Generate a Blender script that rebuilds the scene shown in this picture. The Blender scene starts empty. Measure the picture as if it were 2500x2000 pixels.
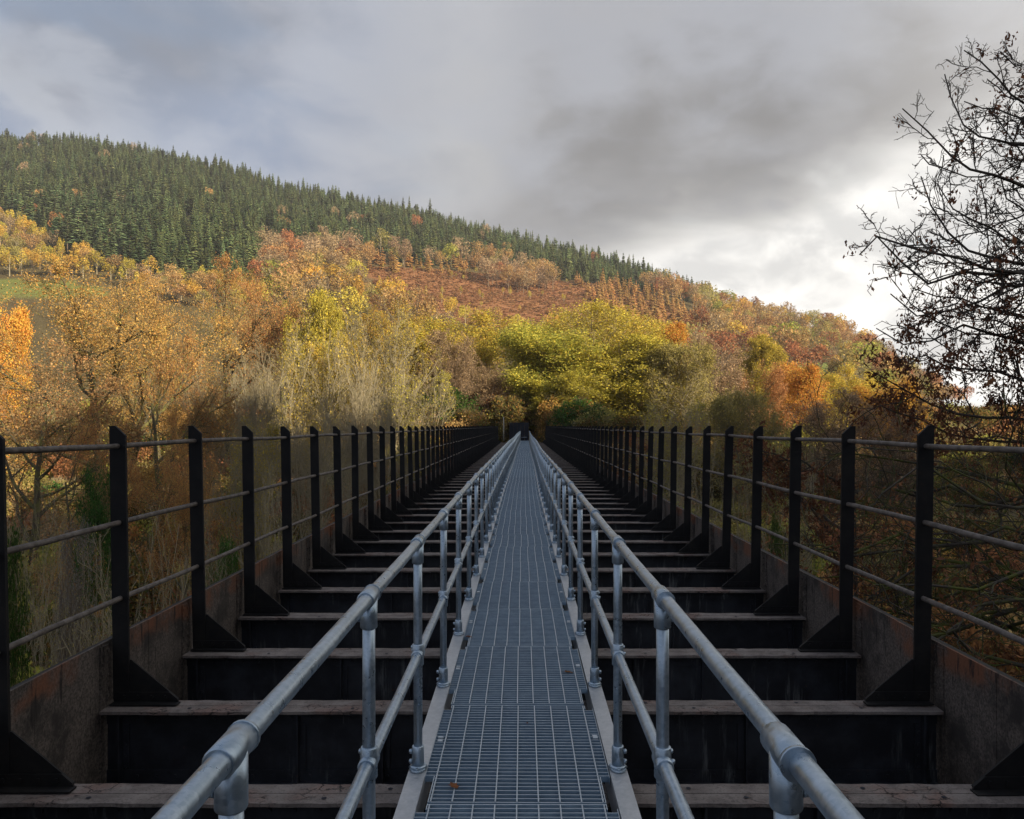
import bpy, math
import numpy as np
from mathutils import Vector

PI = math.pi
scene = bpy.context.scene
COL = scene.collection

# ------------------------------------------------------------------ camera
F_PX = 2000.0            # focal length in pixels of a 2500 px wide frame
VX, VY = 1274.0, 1040.0  # vanishing point of the viaduct in that frame
cam_data = bpy.data.cameras.new('camera')
cam_data.sensor_width = 36.0
cam_data.lens = F_PX / 2500.0 * 36.0
cam_data.shift_x = -(VX - 1250.0) / 2500.0
cam_data.shift_y = (VY - 1000.0) / 2500.0
cam_data.clip_start = 0.05
cam_data.clip_end = 6000.0
cam = bpy.data.objects.new('camera', cam_data)
cam.location = (0.0, 0.0, 0.0)
cam.rotation_euler = (PI / 2, 0, 0)
COL.objects.link(cam)
scene.camera = cam

# ------------------------------------------------------------------ render look
scene.render.engine = 'CYCLES'
scene.view_settings.view_transform = 'Standard'
scene.view_settings.look = 'None'
scene.view_settings.gamma = 1.0
scene.view_settings.exposure = 1.15
scene.cycles.use_denoising = True
scene.cycles.max_bounces = 4
scene.cycles.diffuse_bounces = 2
scene.cycles.glossy_bounces = 2
scene.cycles.transmission_bounces = 3
scene.cycles.volume_bounces = 0
scene.cycles.transparent_max_bounces = 4

SUN_AZ, SUN_EL = 126.0, 21.0     # degrees, clockwise from the view direction
az, el = math.radians(SUN_AZ), math.radians(SUN_EL)
to_sun = Vector((math.cos(el) * math.sin(az), math.cos(el) * math.cos(az), math.sin(el)))

# ------------------------------------------------------------------ world: sky and cloud deck
world = bpy.data.worlds.new('World')
scene.world = world
world.use_nodes = True


class Nodes:
    """small helper to write node trees"""
    def __init__(self, tree):
        self.t = tree
        self.n = tree.nodes
        self.l = tree.links

    def new(self, kind, **kw):
        nd = self.n.new(kind)
        for k, v in kw.items():
            setattr(nd, k, v)
        return nd

    def put(self, sock, v):
        if v is None:
            return
        if isinstance(v, bpy.types.NodeSocket):
            self.l.new(v, sock)
        elif isinstance(v, (tuple, list)) and sock.type == 'RGBA' and len(v) == 3:
            sock.default_value = (*v, 1.0)
        else:
            sock.default_value = v

    def math(self, op, a, b=None, c=None, clamp=False):
        nd = self.new('ShaderNodeMath', operation=op, use_clamp=clamp)
        for s, v in zip(nd.inputs, (a, b, c)):
            self.put(s, v)
        return nd.outputs[0]

    def add(self, a, b): return self.math('ADD', a, b)
    def sub(self, a, b): return self.math('SUBTRACT', a, b)
    def mul(self, a, b): return self.math('MULTIPLY', a, b)

    def ramp(self, v, lo, hi, to0=0.0, to1=1.0, smooth=True):
        nd = self.new('ShaderNodeMapRange')
        nd.interpolation_type = 'SMOOTHSTEP' if smooth else 'LINEAR'
        for s, x in zip(nd.inputs[:5], (v, lo, hi, to0, to1)):
            self.put(s, x)
        return nd.outputs[0]

    def mix(self, f, a, b, blend='MIX'):
        nd = self.new('ShaderNodeMix', data_type='RGBA', blend_type=blend)
        self.put(nd.inputs[0], f)
        self.put(nd.inputs[6], a)
        self.put(nd.inputs[7], b)
        return nd.outputs[2]

    def noise(self, vec, scale, detail=4.0, rough=0.55, dist=0.0, out=0):
        nd = self.new('ShaderNodeTexNoise')
        self.put(nd.inputs['Vector'], vec)
        nd.inputs['Scale'].default_value = scale
        nd.inputs['Detail'].default_value = detail
        nd.inputs['Roughness'].default_value = rough
        nd.inputs['Distortion'].default_value = dist
        return nd.outputs[out]

    def mapping(self, vec, scale=(1, 1, 1), loc=(0, 0, 0), rot=(0, 0, 0)):
        nd = self.new('ShaderNodeMapping')
        self.put(nd.inputs[0], vec)
        nd.inputs['Location'].default_value = loc
        nd.inputs['Rotation'].default_value = rot
        nd.inputs['Scale'].default_value = scale
        return nd.outputs[0]

    def sep(self, vec):
        nd = self.new('ShaderNodeSeparateXYZ')
        self.put(nd.inputs[0], vec)
        return nd.outputs

    def bump(self, h, strength=0.3, dist=0.01):
        nd = self.new('ShaderNodeBump')
        nd.inputs['Strength'].default_value = strength
        nd.inputs['Distance'].default_value = dist
        self.put(nd.inputs['Height'], h)
        return nd.outputs[0]


def build_world():
    N = Nodes(world.node_tree)
    N.n.clear()
    out = N.new('ShaderNodeOutputWorld')
    sky = N.new('ShaderNodeTexSky', sky_type='NISHITA')
    sky.sun_disc = False
    sky.sun_elevation = el
    sky.sun_rotation = az
    bg_sky = N.new('ShaderNodeBackground')
    N.l.new(sky.outputs[0], bg_sky.inputs[0])
    bg_sky.inputs[1].default_value = 0.06
    d = N.new('ShaderNodeTexCoord').outputs['Generated']
    x, y, z = N.sep(d)
    azi = N.math('ARCTAN2', x, y)               # 0 ahead, + to the right
    ele = N.math('ARCSINE', z)
    flat = N.mapping(d, scale=(1.0, 1.0, 2.3))
    big = N.noise(flat, 1.7, 2, 0.5, 0.2)
    mid = N.noise(flat, 4.4, 4, 0.52, 0.3)
    fine = N.noise(N.mapping(d, scale=(1, 1, 1.7), loc=(3.1, 0.4, 1.7)), 10.0, 5, 0.55, 0.3)
    wob = N.add(N.mul(N.sub(big, 0.5), 0.05), N.add(N.mul(N.sub(mid, 0.5), 0.13), N.mul(N.sub(fine, 0.5), 0.10)))

    def lobe(a0, e0, ra, re, tilt=0.0):
        """soft cloud patch round a direction, torn by the noise"""
        u = N.add(N.sub(azi, a0), N.mul(N.sub(fine, 0.5), 0.22))
        v = N.add(N.add(N.sub(ele, e0), N.mul(u, tilt)), N.mul(wob, 0.7))
        rr = N.math('SQRT', N.add(N.math('POWER', N.mul(u, 1.0 / ra), 2.0), N.math('POWER', N.mul(v, 1.0 / re), 2.0)))
        return N.ramp(rr, 0.35, 1.25, 1.0, 0.0)
    # lower edge of the dark deck: rises towards the sun
    aa = N.math('MAXIMUM', azi, -0.25)
    edge = N.add(0.208, N.add(N.mul(aa, 0.18), N.mul(N.math('MAXIMUM', N.sub(azi, 0.6), 0.0), 0.5)))
    over = N.add(N.sub(ele, edge), wob)
    deck = N.mul(N.ramp(over, -0.035, 0.055), N.ramp(N.add(azi, wob), -0.34, 0.06))
    # brightness of the thin cloud under and beyond the deck: towards the sun
    sd = N.new('ShaderNodeVectorMath', operation='DOT_PRODUCT')
    N.put(sd.inputs[0], d)
    g_az, g_el = math.radians(62), math.radians(14)
    sd.inputs[1].default_value = (math.cos(g_el) * math.sin(g_az), math.cos(g_el) * math.cos(g_az), math.sin(g_el))
    glow = N.ramp(sd.outputs['Value'], 0.36, 0.58)
    thin_dim = N.mix(N.ramp(N.add(N.mul(mid, 0.5), N.mul(fine, 0.5)), 0.40, 0.58), (0.30, 0.36, 0.485), (0.43, 0.475, 0.575))
    thin_bri = N.mix(N.ramp(fine, 0.36, 0.60), (0.74, 0.74, 0.735), (1.14, 1.12, 1.08))
    thin = N.mix(glow, thin_dim, thin_bri)
    thin = N.mix(N.mul(lobe(-0.43, 0.42, 0.20, 0.10, -0.2), 0.60), thin, (0.22, 0.235, 0.27))
    thin = N.mix(N.mul(lobe(-0.52, 0.335, 0.13, 0.04, 0.45), 0.45), thin, (0.55, 0.58, 0.64))
    thin = N.mix(N.mul(lobe(-0.20, 0.42, 0.16, 0.16), 0.35), thin, (0.47, 0.49, 0.55))
    deck_c = N.mix(N.ramp(N.add(over, N.add(N.mul(N.sub(mid, 0.5), 0.22), N.mul(N.sub(fine, 0.5), 0.26))), 0.02, 0.22), (0.245, 0.245, 0.255), (0.40, 0.415, 0.46))
    deck_c = N.mix(N.mul(lobe(-0.10, 0.315, 0.10, 0.06, 0.2), 0.6), deck_c, (0.50, 0.50, 0.505))
    deck_c = N.mix(N.mul(N.ramp(N.noise(flat, 6.5, 3, 0.5), 0.45, 0.7), 0.4), deck_c, (0.42, 0.425, 0.45))
    # light through the deck's thin places near the sun
    deck_c = N.mix(N.mul(N.ramp(sd.outputs['Value'], 0.72, 0.96), 0.65), deck_c, (0.82, 0.80, 0.78))
    cloud = N.mix(deck, thin, deck_c)
    bg_c = N.new('ShaderNodeBackground')
    N.l.new(cloud, bg_c.inputs[0])
    bg_c.inputs[1].default_value = 0.465
    # a few gaps of real sky
    gap = N.mul(N.ramp(N.noise(N.mapping(d, scale=(1, 1, 3.0), loc=(0.35, 0.2, 0.6)), 3.2, 3, 0.5), 0.57, 0.70), N.sub(1.0, deck))
    ms = N.new('ShaderNodeMixShader')
    N.put(ms.inputs[0], N.mul(gap, 0.30))
    N.l.new(bg_c.outputs[0], ms.inputs[1])
    N.l.new(bg_sky.outputs[0], ms.inputs[2])
    N.l.new(ms.outputs[0], out.inputs[0])


build_world()

sun_data = bpy.data.lights.new('sun', 'SUN')
sun_data.energy = 5.0
sun_data.angle = math.radians(0.6)
sun_data.color = (1.0, 0.86, 0.63)
sun = bpy.data.objects.new('sun', sun_data)
sun.rotation_euler = (-to_sun).to_track_quat('-Z', 'Y').to_euler()
COL.objects.link(sun)

# ------------------------------------------------------------------ helpers
rng = np.random.default_rng(11)


def px(x, y, Y):
    """a point of the photograph (pixels of its 2500 px width) at distance Y ahead"""
    return np.array([(x - VX) / F_PX * Y, Y, (VY - y) / F_PX * Y])


def mv(x, y, Y):
    return px(x / 0.8624, y / 0.8624, Y)


def smooth(t):
    t = np.clip(t, 0.0, 1.0)
    return t * t * (3 - 2 * t)


def make_mesh(name, verts, quads=None, tris=None, polys=None, col=None, shade=False, mat_idx=None):
    me = bpy.data.meshes.new(name)
    verts = np.asarray(verts, dtype=np.float32).reshape(-1, 3)
    loops, starts, k = [], [], 0
    if quads is not None and len(quads):
        q = np.asarray(quads, dtype=np.int32).reshape(-1, 4)
        loops.append(q.ravel()); starts.append(k + 4 * np.arange(len(q))); k += 4 * len(q)
    if tris is not None and len(tris):
        q = np.asarray(tris, dtype=np.int32).reshape(-1, 3)
        loops.append(q.ravel()); starts.append(k + 3 * np.arange(len(q))); k += 3 * len(q)
    if polys:
        for p in polys:
            loops.append(np.asarray(p, dtype=np.int32)); starts.append(np.array([k])); k += len(p)
    loops = np.concatenate(loops).astype(np.int32)
    starts = np.concatenate(starts).astype(np.int32)
    me.vertices.add(len(verts))
    me.vertices.foreach_set('co', verts.ravel())
    me.loops.add(len(loops))
    me.loops.foreach_set('vertex_index', loops)
    me.polygons.add(len(starts))
    me.polygons.foreach_set('loop_start', starts)
    if mat_idx is not None:
        me.polygons.foreach_set('material_index', np.asarray(mat_idx, dtype=np.int32))
    if shade:
        me.polygons.foreach_set('use_smooth', np.ones(len(starts), dtype=bool))
    if col is not None:
        at = me.attributes.new('col', 'FLOAT_COLOR', 'POINT')
        c = np.ones((len(verts), 4), dtype=np.float32)
        c[:, :3] = col
        at.data.foreach_set('color', c.ravel())
    me.update(calc_edges=True)
    me.validate()
    return me


class Shape:
    """collects simple solids into one mesh"""
    def __init__(self):
        self.v = []
        self.f = []

    def box(self, x0, x1, y0, y1, z0, z1):
        b = len(self.v)
        self.v += [(x0, y0, z0), (x1, y0, z0), (x1, y1, z0), (x0, y1, z0), (x0, y0, z1), (x1, y0, z1), (x1, y1, z1), (x0, y1, z1)]
        self.f += [tuple(b + i for i in q) for q in ((0, 3, 2, 1), (4, 5, 6, 7), (0, 1, 5, 4), (1, 2, 6, 5), (2, 3, 7, 6), (3, 0, 4, 7))]
        return self

    def prism_y(self, poly, y0, y1):
        """polygon in x,z (counter-clockwise seen from -y) pushed along y"""
        b, n = len(self.v), len(poly)
        self.v += [(p[0], y0, p[1]) for p in poly] + [(p[0], y1, p[1]) for p in poly]
        self.f.append(tuple(b + i for i in range(n)))
        self.f.append(tuple(b + n + i for i in reversed(range(n))))
        for i in range(n):
            j = (i + 1) % n
            self.f.append((b + j, b + i, b + n + i, b + n + j))
        return self

    def tube(self, pts, rad, sides=12, cap=True):
        pts = np.asarray(pts, float)
        n = len(pts)
        rad = np.broadcast_to(np.asarray(rad, float), (n,))
        tan = np.gradient(pts, axis=0)
        tan /= np.linalg.norm(tan, axis=1)[:, None]
        ref = np.array([0, 0, 1.0]) if abs(tan[0][2]) < 0.9 else np.array([1.0, 0, 0])
        b = len(self.v)
        for p, t, r in zip(pts, tan, rad):
            u = np.cross(t, ref); u /= np.linalg.norm(u)
            w = np.cross(u, t)
            for k in range(sides):
                a = 2 * PI * k / sides
                self.v.append(tuple(p + r * (math.cos(a) * u + math.sin(a) * w)))
        for i in range(n - 1):
            for k in range(sides):
                k2 = (k + 1) % sides
                self.f.append((b + i * sides + k, b + i * sides + k2, b + (i + 1) * sides + k2, b + (i + 1) * sides + k))
        if cap:
            self.f.append(tuple(b + k for k in reversed(range(sides))))
            self.f.append(tuple(b + (n - 1) * sides + k for k in range(sides)))
        return self

    def mesh(self, name, shade=False):
        me = bpy.data.meshes.new(name)
        me.from_pydata([tuple(map(float, v)) for v in self.v], [], self.f)
        if shade:
            for p in me.polygons:
                p.use_smooth = len(p.vertices) == 4
        me.update()
        return me


def link(name, me, material=None, parent=None, loc=(0, 0, 0), rot=(0, 0, 0), scale=(1, 1, 1)):
    o = bpy.data.objects.new(name, me)
    COL.objects.link(o)
    if material is not None and me is not None and len(me.materials) == 0:
        me.materials.append(material)
    if parent is not None:
        o.parent = parent
    o.location = loc
    o.rotation_euler = rot
    o.scale = scale
    return o


def tag(o, label, cat=None, group=None, kind=None):
    o['label'] = label
    if cat: o['category'] = cat
    if group: o['group'] = group
    if kind: o['kind'] = kind
    return o


def empty(name, loc=(0, 0, 0), rotz=0.0, scale=(1, 1, 1)):
    o = bpy.data.objects.new(name, None)
    COL.objects.link(o)
    o.location = loc
    o.rotation_euler = (0, 0, rotz)
    o.scale = scale
    o.empty_display_size = 0.2
    return o


# ------------------------------------------------------------------ materials
MATS = {}


def material(name):
    m = bpy.data.materials.new(name)
    m.use_nodes = True
    N = Nodes(m.node_tree)
    N.n.clear()
    out = N.new('ShaderNodeOutputMaterial')
    MATS[name] = m
    return m, N, out


def principled(N, out, base, rough=0.6, metal=0.0, normal=None, spec=None):
    b = N.new('ShaderNodeBsdfPrincipled')
    N.put(b.inputs['Base Color'], base)
    N.put(b.inputs['Roughness'], rough)
    N.put(b.inputs['Metallic'], metal)
    if spec is not None:
        N.put(b.inputs['Specular IOR Level'], spec)
    if normal is not None:
        N.put(b.inputs['Normal'], normal)
    N.l.new(b.outputs[0], out.inputs[0])
    return b


def build_materials():
    # galvanised tube and flat steel
    for name, lo, hi, rg in (('galvanised', (0.21, 0.285, 0.36), (0.46, 0.54, 0.62), 0.36), ('galvanised_flat', (0.34, 0.365, 0.39), (0.55, 0.565, 0.58), 0.5)):
        m, N, out = material(name)
        P = N.new('ShaderNodeNewGeometry').outputs['Position']
        sp = N.new('ShaderNodeTexVoronoi'); N.put(sp.inputs['Vector'], P); sp.inputs['Scale'].default_value = 95
        g = N.sep(sp.outputs['Color'])[0]
        n1 = N.noise(P, 7.0, 5, 0.6)
        n2 = N.noise(N.mapping(P, scale=(40, 40, 5)), 1.0, 4, 0.6)
        f = N.add(N.mul(g, 0.34), N.add(N.mul(N.ramp(n1, 0.3, 0.7), 0.35), N.mul(N.ramp(n2, 0.35, 0.7), 0.25)))
        c = N.mix(f, lo, hi)
        dirt = N.ramp(N.noise(N.mapping(P, scale=(25, 25, 9)), 1.0, 6, 0.7), 0.62, 0.74)
        c = N.mix(N.mul(dirt, 0.35), c, (0.12, 0.13, 0.14))
        principled(N, out, c, N.add(N.add(rg, N.mul(N.sub(g, 0.5), 0.16)), N.mul(N.sub(n1, 0.5), 0.25)), 0.78, N.bump(N.add(n1, N.mul(g, 0.3)), 0.12, 0.004))
    # grating
    m, N, out = material('grating_steel')
    P = N.new('ShaderNodeNewGeometry').outputs['Position']
    R = N.new('ShaderNodeObjectInfo').outputs['Random']
    n1 = N.noise(P, 9.0, 6, 0.65)
    n2 = N.noise(N.mapping(P, scale=(60, 60, 12)), 1.0, 3, 0.6)
    c = N.mix(N.add(N.mul(N.ramp(n1, 0.3, 0.7), 0.6), N.mul(n2, 0.4)), (0.15, 0.235, 0.33), (0.31, 0.425, 0.54))
    c = N.mix(N.mul(R, 0.30), c, (0.12, 0.18, 0.26))
    principled(N, out, c, 0.5, 0.35)
    m, N, out = material('grating_rod')
    P = N.new('ShaderNodeNewGeometry').outputs['Position']
    n1 = N.noise(P, 25.0, 4, 0.6)
    principled(N, out, N.mix(n1, (0.29, 0.35, 0.40), (0.48, 0.53, 0.57)), 0.45, 0.3)
    # old black iron
    m, N, out = material('black_iron')
    P = N.new('ShaderNodeNewGeometry').outputs['Position']
    n1 = N.noise(P, 5.0, 6, 0.65)
    n2 = N.noise(P, 38.0, 5, 0.7)
    c = N.mix(N.ramp(n1, 0.4, 0.75), (0.006, 0.006, 0.007), (0.014, 0.013, 0.012))
    c = N.mix(N.mul(N.ramp(n2, 0.60, 0.72), 0.45), c, (0.045, 0.022, 0.014))
    principled(N, out, c, 0.66, 0.0, N.bump(n2, 0.35, 0.004), 0.2)
    # black-blue beam webs with pale lime runs
    m, N, out = material('beam_web')
    P = N.new('ShaderNodeNewGeometry').outputs['Position']
    n1 = N.noise(P, 4.0, 6, 0.65)
    st = N.noise(N.mapping(P, scale=(14, 3, 1.6)), 1.0, 6, 0.7)
    c = N.mix(N.ramp(n1, 0.35, 0.75), (0.010, 0.011, 0.015), (0.028, 0.032, 0.042))
    c = N.mix(N.mul(N.ramp(st, 0.54, 0.74), N.ramp(N.noise(P, 1.3, 2, 0.5), 0.44, 0.62)), c, (0.15, 0.16, 0.165))
    c = N.mix(N.mul(N.ramp(N.noise(P, 19.0, 5, 0.7), 0.64, 0.75), 0.5), c, (0.08, 0.035, 0.02))
    principled(N, out, c, 0.55, 0.0, N.bump(n1, 0.3, 0.006), 0.3)
    # flaking brown paint on the beams' top flanges
    m, N, out = material('flaked_paint')
    P = N.new('ShaderNodeNewGeometry').outputs['Position']
    n1 = N.noise(P, 6.0, 7, 0.65)
    n2 = N.noise(P, 70.0, 4, 0.7)
    wv = N.new('ShaderNodeVectorMath', operation='ADD')
    N.put(wv.inputs[0], P)
    wv2 = N.new('ShaderNodeVectorMath', operation='SCALE')
    N.put(wv2.inputs[0], N.noise(P, 9.0, 4, 0.6, out=1)); wv2.inputs['Scale'].default_value = 0.12
    N.put(wv.inputs[1], wv2.outputs[0])
    vor = N.new('ShaderNodeTexVoronoi', feature='DISTANCE_TO_EDGE')
    N.put(vor.inputs['Vector'], N.mapping(wv.outputs[0], scale=(0.9, 1.3, 1)))
    vor.inputs['Scale'].default_value = 9
    crack = N.mul(N.ramp(vor.outputs['Distance'], 0.0, 0.045, 1.0, 0.0), N.ramp(N.noise(P, 2.6, 4, 0.6), 0.53, 0.60))
    base = N.mix(N.ramp(n1, 0.3, 0.7), (0.100, 0.084, 0.077), (0.190, 0.165, 0.152))
    base = N.mix(N.mul(N.ramp(N.noise(P, 2.6, 5, 0.6), 0.50, 0.68), 0.6), base, (0.15, 0.080, 0.062))
    base = N.mix(N.mul(N.ramp(n2, 0.52, 0.66), 0.65), base, (0.05, 0.042, 0.040))
    base = N.mix(N.mul(N.ramp(N.noise(P, 13.0, 5, 0.7), 0.54, 0.66), 0.55), base, (0.045, 0.036, 0.032))
    base = N.mix(crack, base, (0.02, 0.017, 0.016))
    h = N.sub(N.add(N.mul(n1, 0.7), N.mul(n2, 0.5)), crack)
    principled(N, out, base, 0.8, 0.0, N.bump(h, 0.7, 0.012), 0.3)
    # rusty riveted girder plates
    m, N, out = material('rusty_plate')
    geo = N.new('ShaderNodeNewGeometry').outputs['Position']
    X, Y, Z = N.sep(geo)
    n1 = N.noise(geo, 3.2, 7, 0.66)
    n2 = N.noise(geo, 55.0, 5, 0.72)
    run = N.noise(N.mapping(geo, scale=(20, 20, 2.2)), 1.0, 6, 0.7)
    grey = N.mix(N.ramp(n2, 0.35, 0.65), (0.040, 0.034, 0.031), (0.135, 0.112, 0.097))
    base = N.mix(N.ramp(n1, 0.34, 0.56), (0.030, 0.026, 0.024), grey)
    top = N.add(Z, N.mul(N.sub(n1, 0.5), 0.32))
    rust = N.mul(N.ramp(top, -1.60, -1.50), N.ramp(N.noise(geo, 1.5, 5, 0.65), 0.44, 0.60))
    base = N.mix(N.mul(rust, 0.85), base, N.mix(n2, (0.12, 0.043, 0.021), (0.20, 0.085, 0.045)))
    base = N.mix(N.mul(N.ramp(run, 0.56, 0.66), N.ramp(Z, -2.0, -1.72)), base, (0.014, 0.012, 0.012))
    principled(N, out, base, 0.82, 0.0, N.bump(N.add(n1, n2), 0.45, 0.006), 0.25)
    # weathered fence rails
    m, N, out = material('worn_rail')
    P = N.new('ShaderNodeNewGeometry').outputs['Position']
    n1 = N.noise(P, 12.0, 6, 0.68)
    n2 = N.noise(P, 60.0, 4, 0.7)
    c = N.mix(N.ramp(n1, 0.35, 0.65), (0.060, 0.051, 0.045), (0.135, 0.118, 0.106))
    c = N.mix(N.mul(N.ramp(n2, 0.55, 0.7), 0.55), c, (0.12, 0.055, 0.03))
    principled(N, out, c, 0.7, 0.0, N.bump(n2, 0.4, 0.003), 0.3)
    # abutment stone
    m, N, out = material('stone')
    P = N.new('ShaderNodeNewGeometry').outputs['Position']
    n1 = N.noise(P, 1.6, 6, 0.65)
    principled(N, out, N.mix(n1, (0.10, 0.09, 0.075), (0.27, 0.25, 0.21)), 0.9, 0.0, N.bump(n1, 0.6, 0.05))
    # dark steel sheet, pale post
    m, N, out = material('dark_sheet')
    P = N.new('ShaderNodeNewGeometry').outputs['Position']
    principled(N, out, N.mix(N.noise(P, 3, 5, 0.6), (0.008, 0.010, 0.016), (0.018, 0.020, 0.030)), 0.7, 0.0, None, 0.2)
    m, N, out = material('pale_timber')
    P = N.new('ShaderNodeNewGeometry').outputs['Position']
    principled(N, out, N.mix(N.noise(N.mapping(P, scale=(30, 30, 3)), 1, 5, 0.6), (0.22, 0.21, 0.17), (0.42, 0.40, 0.34)), 0.85)
    # bark
    for name, a, b, moss, mf in (
            ('oak_bark', (0.055, 0.045, 0.030), (0.12, 0.098, 0.065), (0.16, 0.16, 0.035), 0.65),
            ('oak_twig', (0.17, 0.13, 0.07), (0.29, 0.225, 0.125), (0.22, 0.20, 0.07), 0.40),
            ('gold_twig', (0.20, 0.15, 0.07), (0.32, 0.25, 0.12), (0.24, 0.23, 0.06), 0.30),
            ('ash_bark', (0.20, 0.165, 0.105), (0.40, 0.34, 0.235), (0.20, 0.19, 0.07), 0.30),
            ('brown_bark', (0.11, 0.075, 0.05), (0.21, 0.15, 0.105), (0.15, 0.13, 0.05), 0.20),
            ('dark_bark', (0.030, 0.024, 0.021), (0.080, 0.066, 0.056), (0.06, 0.062, 0.02), 0.25),
            ('mossy_bark', (0.030, 0.026, 0.022), (0.085, 0.072, 0.058), (0.10, 0.115, 0.016), 0.75)):
        m, N, out = material(name)
        P = N.new('ShaderNodeTexCoord').outputs['Object']
        R = N.new('ShaderNodeObjectInfo').outputs['Random']
        n1 = N.noise(P, 2.2, 5, 0.65)
        n2 = N.noise(P, 14.0, 4, 0.65)
        c = N.mix(n2, a, b)
        c = N.mix(N.mul(N.ramp(n1, 0.45, 0.60), mf), c, moss)
        hs = N.new('ShaderNodeHueSaturation')
        N.put(hs.inputs['Color'], c)
        N.put(hs.inputs['Value'], N.ramp(R, 0, 1, 0.8, 1.2, False))
        principled(N, out, hs.outputs[0], 0.85, 0.0, None, 0.2)
    # leaves: colour of each leaf from the mesh, a little variation per tree
    for name, tr, hv, vv in (('leaf', 0.38, (0.486, 0.507), 0.22), ('needle', 0.15, (0.445, 0.505), 0.42), ('dead_leaf', 0.22, (0.49, 0.51), 0.2)):
        m, N, out = material(name)
        at = N.new('ShaderNodeAttribute', attribute_name='col')
        R = N.new('ShaderNodeObjectInfo').outputs['Random']
        hs = N.new('ShaderNodeHueSaturation')
        N.put(hs.inputs['Color'], at.outputs['Color'])
        N.put(hs.inputs['Hue'], N.ramp(R, 0, 1, hv[0], hv[1], False))
        N.put(hs.inputs['Value'], N.ramp(N.math('FRACT', N.mul(R, 7.31)), 0, 1, 1 - vv, 1 + vv, False))
        df = N.new('ShaderNodeBsdfDiffuse')
        tl = N.new('ShaderNodeBsdfTranslucent')
        N.l.new(hs.outputs[0], df.inputs[0])
        N.l.new(hs.outputs[0], tl.inputs[0])
        ms = N.new('ShaderNodeMixShader')
        ms.inputs[0].default_value = tr
        N.l.new(df.outputs[0], ms.inputs[1])
        N.l.new(tl.outputs[0], ms.inputs[2])
        N.l.new(ms.outputs[0], out.inputs[0])
    # ground
    m, N, out = material('ground_cover')
    P = N.new('ShaderNodeNewGeometry').outputs['Position']
    at = N.new('ShaderNodeAttribute', attribute_name='col').outputs['Color']
    n1 = N.noise(P, 0.35, 6, 0.65)
    n2 = N.noise(P, 2.5, 5, 0.7)
    c = N.mix(N.ramp(n2, 0.3, 0.7), N.mix(1.0, at, (0.55, 0.5, 0.5), 'MULTIPLY'), N.mix(1.0, at, (1.3, 1.3, 1.3), 'MULTIPLY'))
    c = N.mix(N.mul(N.ramp(n1, 0.45, 0.65), 0.35), c, (0.055, 0.042, 0.022))
    principled(N, out, c, 0.95, 0.0, N.bump(N.add(n1, n2), 0.6, 0.5), 0.1)
    m, N, out = material('river_water')
    P = N.new('ShaderNodeNewGeometry').outputs['Position']
    n = N.noise(N.mapping(P, scale=(0.6, 3, 1)), 1.5, 4, 0.6)
    principled(N, out, (0.03, 0.04, 0.04), 0.12, 0.0, N.bump(n, 0.4, 0.1), 0.6)


build_materials()
M = MATS

# ------------------------------------------------------------------ the lie of the land
RIDGE_PX = np.array([(-1400, 340), (-700, 330), (0, 319), (191, 322), (348, 348), (557, 388), (696, 435), (881, 470), (1044, 504), (1276, 566), (1391, 590),
                     (1565, 636), (1704, 682), (1760, 715), (1855, 742), (2018, 771), (2122, 817), (2197, 875), (2300, 930), (2450, 980), (2800, 1005), (3600, 1015)], float)
RIDGE_A = (RIDGE_PX[:, 0] - VX) / F_PX
RIDGE_S = (VY - RIDGE_PX[:, 1]) / F_PX
Y_FOOT = 170.0


def ridge_dist(a):
    return np.interp(a, [-1.2, -0.64, 0.0, 0.2, 0.42, 0.6, 1.2], [740, 720, 670, 600, 530, 500, 500])


def lumps(X, Y, s, seed=0.0):
    return (np.sin(X / s + 1.3 * seed) * np.cos(Y / (s * 1.27) + seed) + 0.6 * np.sin((X * 0.7 + Y) / (s * 0.53) + 2.1 * seed) + 0.4 * np.cos((X - 1.1 * Y) / (s * 0.37) + seed))


def terrain(X, Y):
    X = np.asarray(X, float); Y = np.asarray(Y, float)
    side = np.abs(X)
    # valley floor, banks at the far end of the viaduct
    low = -13.0 + 9.0 * smooth((Y - 80) / 70.0) + 0.5 * lumps(X, Y, 17.0)
    bank = -2.35 + 0.015 * (Y - 92) - 0.28 * np.maximum(side - 7.0, 0) ** 1.15
    bank = np.where(Y > 92, bank, bank - (92 - Y) * 1.1)
    low = np.maximum(low, np.minimum(bank, -2.0))
    # the far hill
    Yc = np.maximum(Y, 60.0)
    a = np.clip(X / Yc, -1.3, 1.1)
    yr = ridge_dist(a)
    tree_h = np.interp(a, [-0.6, 0.18, 0.24, 0.5], [12.5, 11.5, 13.5, 14.5])
    zr = np.interp(a, RIDGE_A, RIDGE_S) * yr - tree_h
    t = np.clip((Y - Y_FOOT) / (yr - Y_FOOT), 0, 1)
    zf = -4.0
    hill = zf + (zr - zf) * (0.82 * t + 0.18 * t ** 2) - np.minimum(np.maximum(Y - yr, 0) * 0.22, 60.0)
    hill = hill + 1.6 * lumps(X, Y, 45.0, 1.7) * smooth((Y - Y_FOOT) / 60) * (1 - smooth((Y - yr + 90) / 80.0))
    z = np.where(Y < Y_FOOT - 20, low, low + (hill - low) * smooth((Y - (Y_FOOT - 20)) / 40.0))
    # unseen steep slope added right of the viaduct, its height shaped to shade the bridge
    h = np.interp(Y, [-70, -40, 0, 16, 60, 110, 150], [88, 83, 74, 60, 30, 8, 0]) * (1 + 0.03 * np.sin(Y / 9.0) + 0.025 * np.sin(Y / 3.7 + 1))
    z = z + h * smooth((X - 42.0) / 88.0)
    return z


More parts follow.
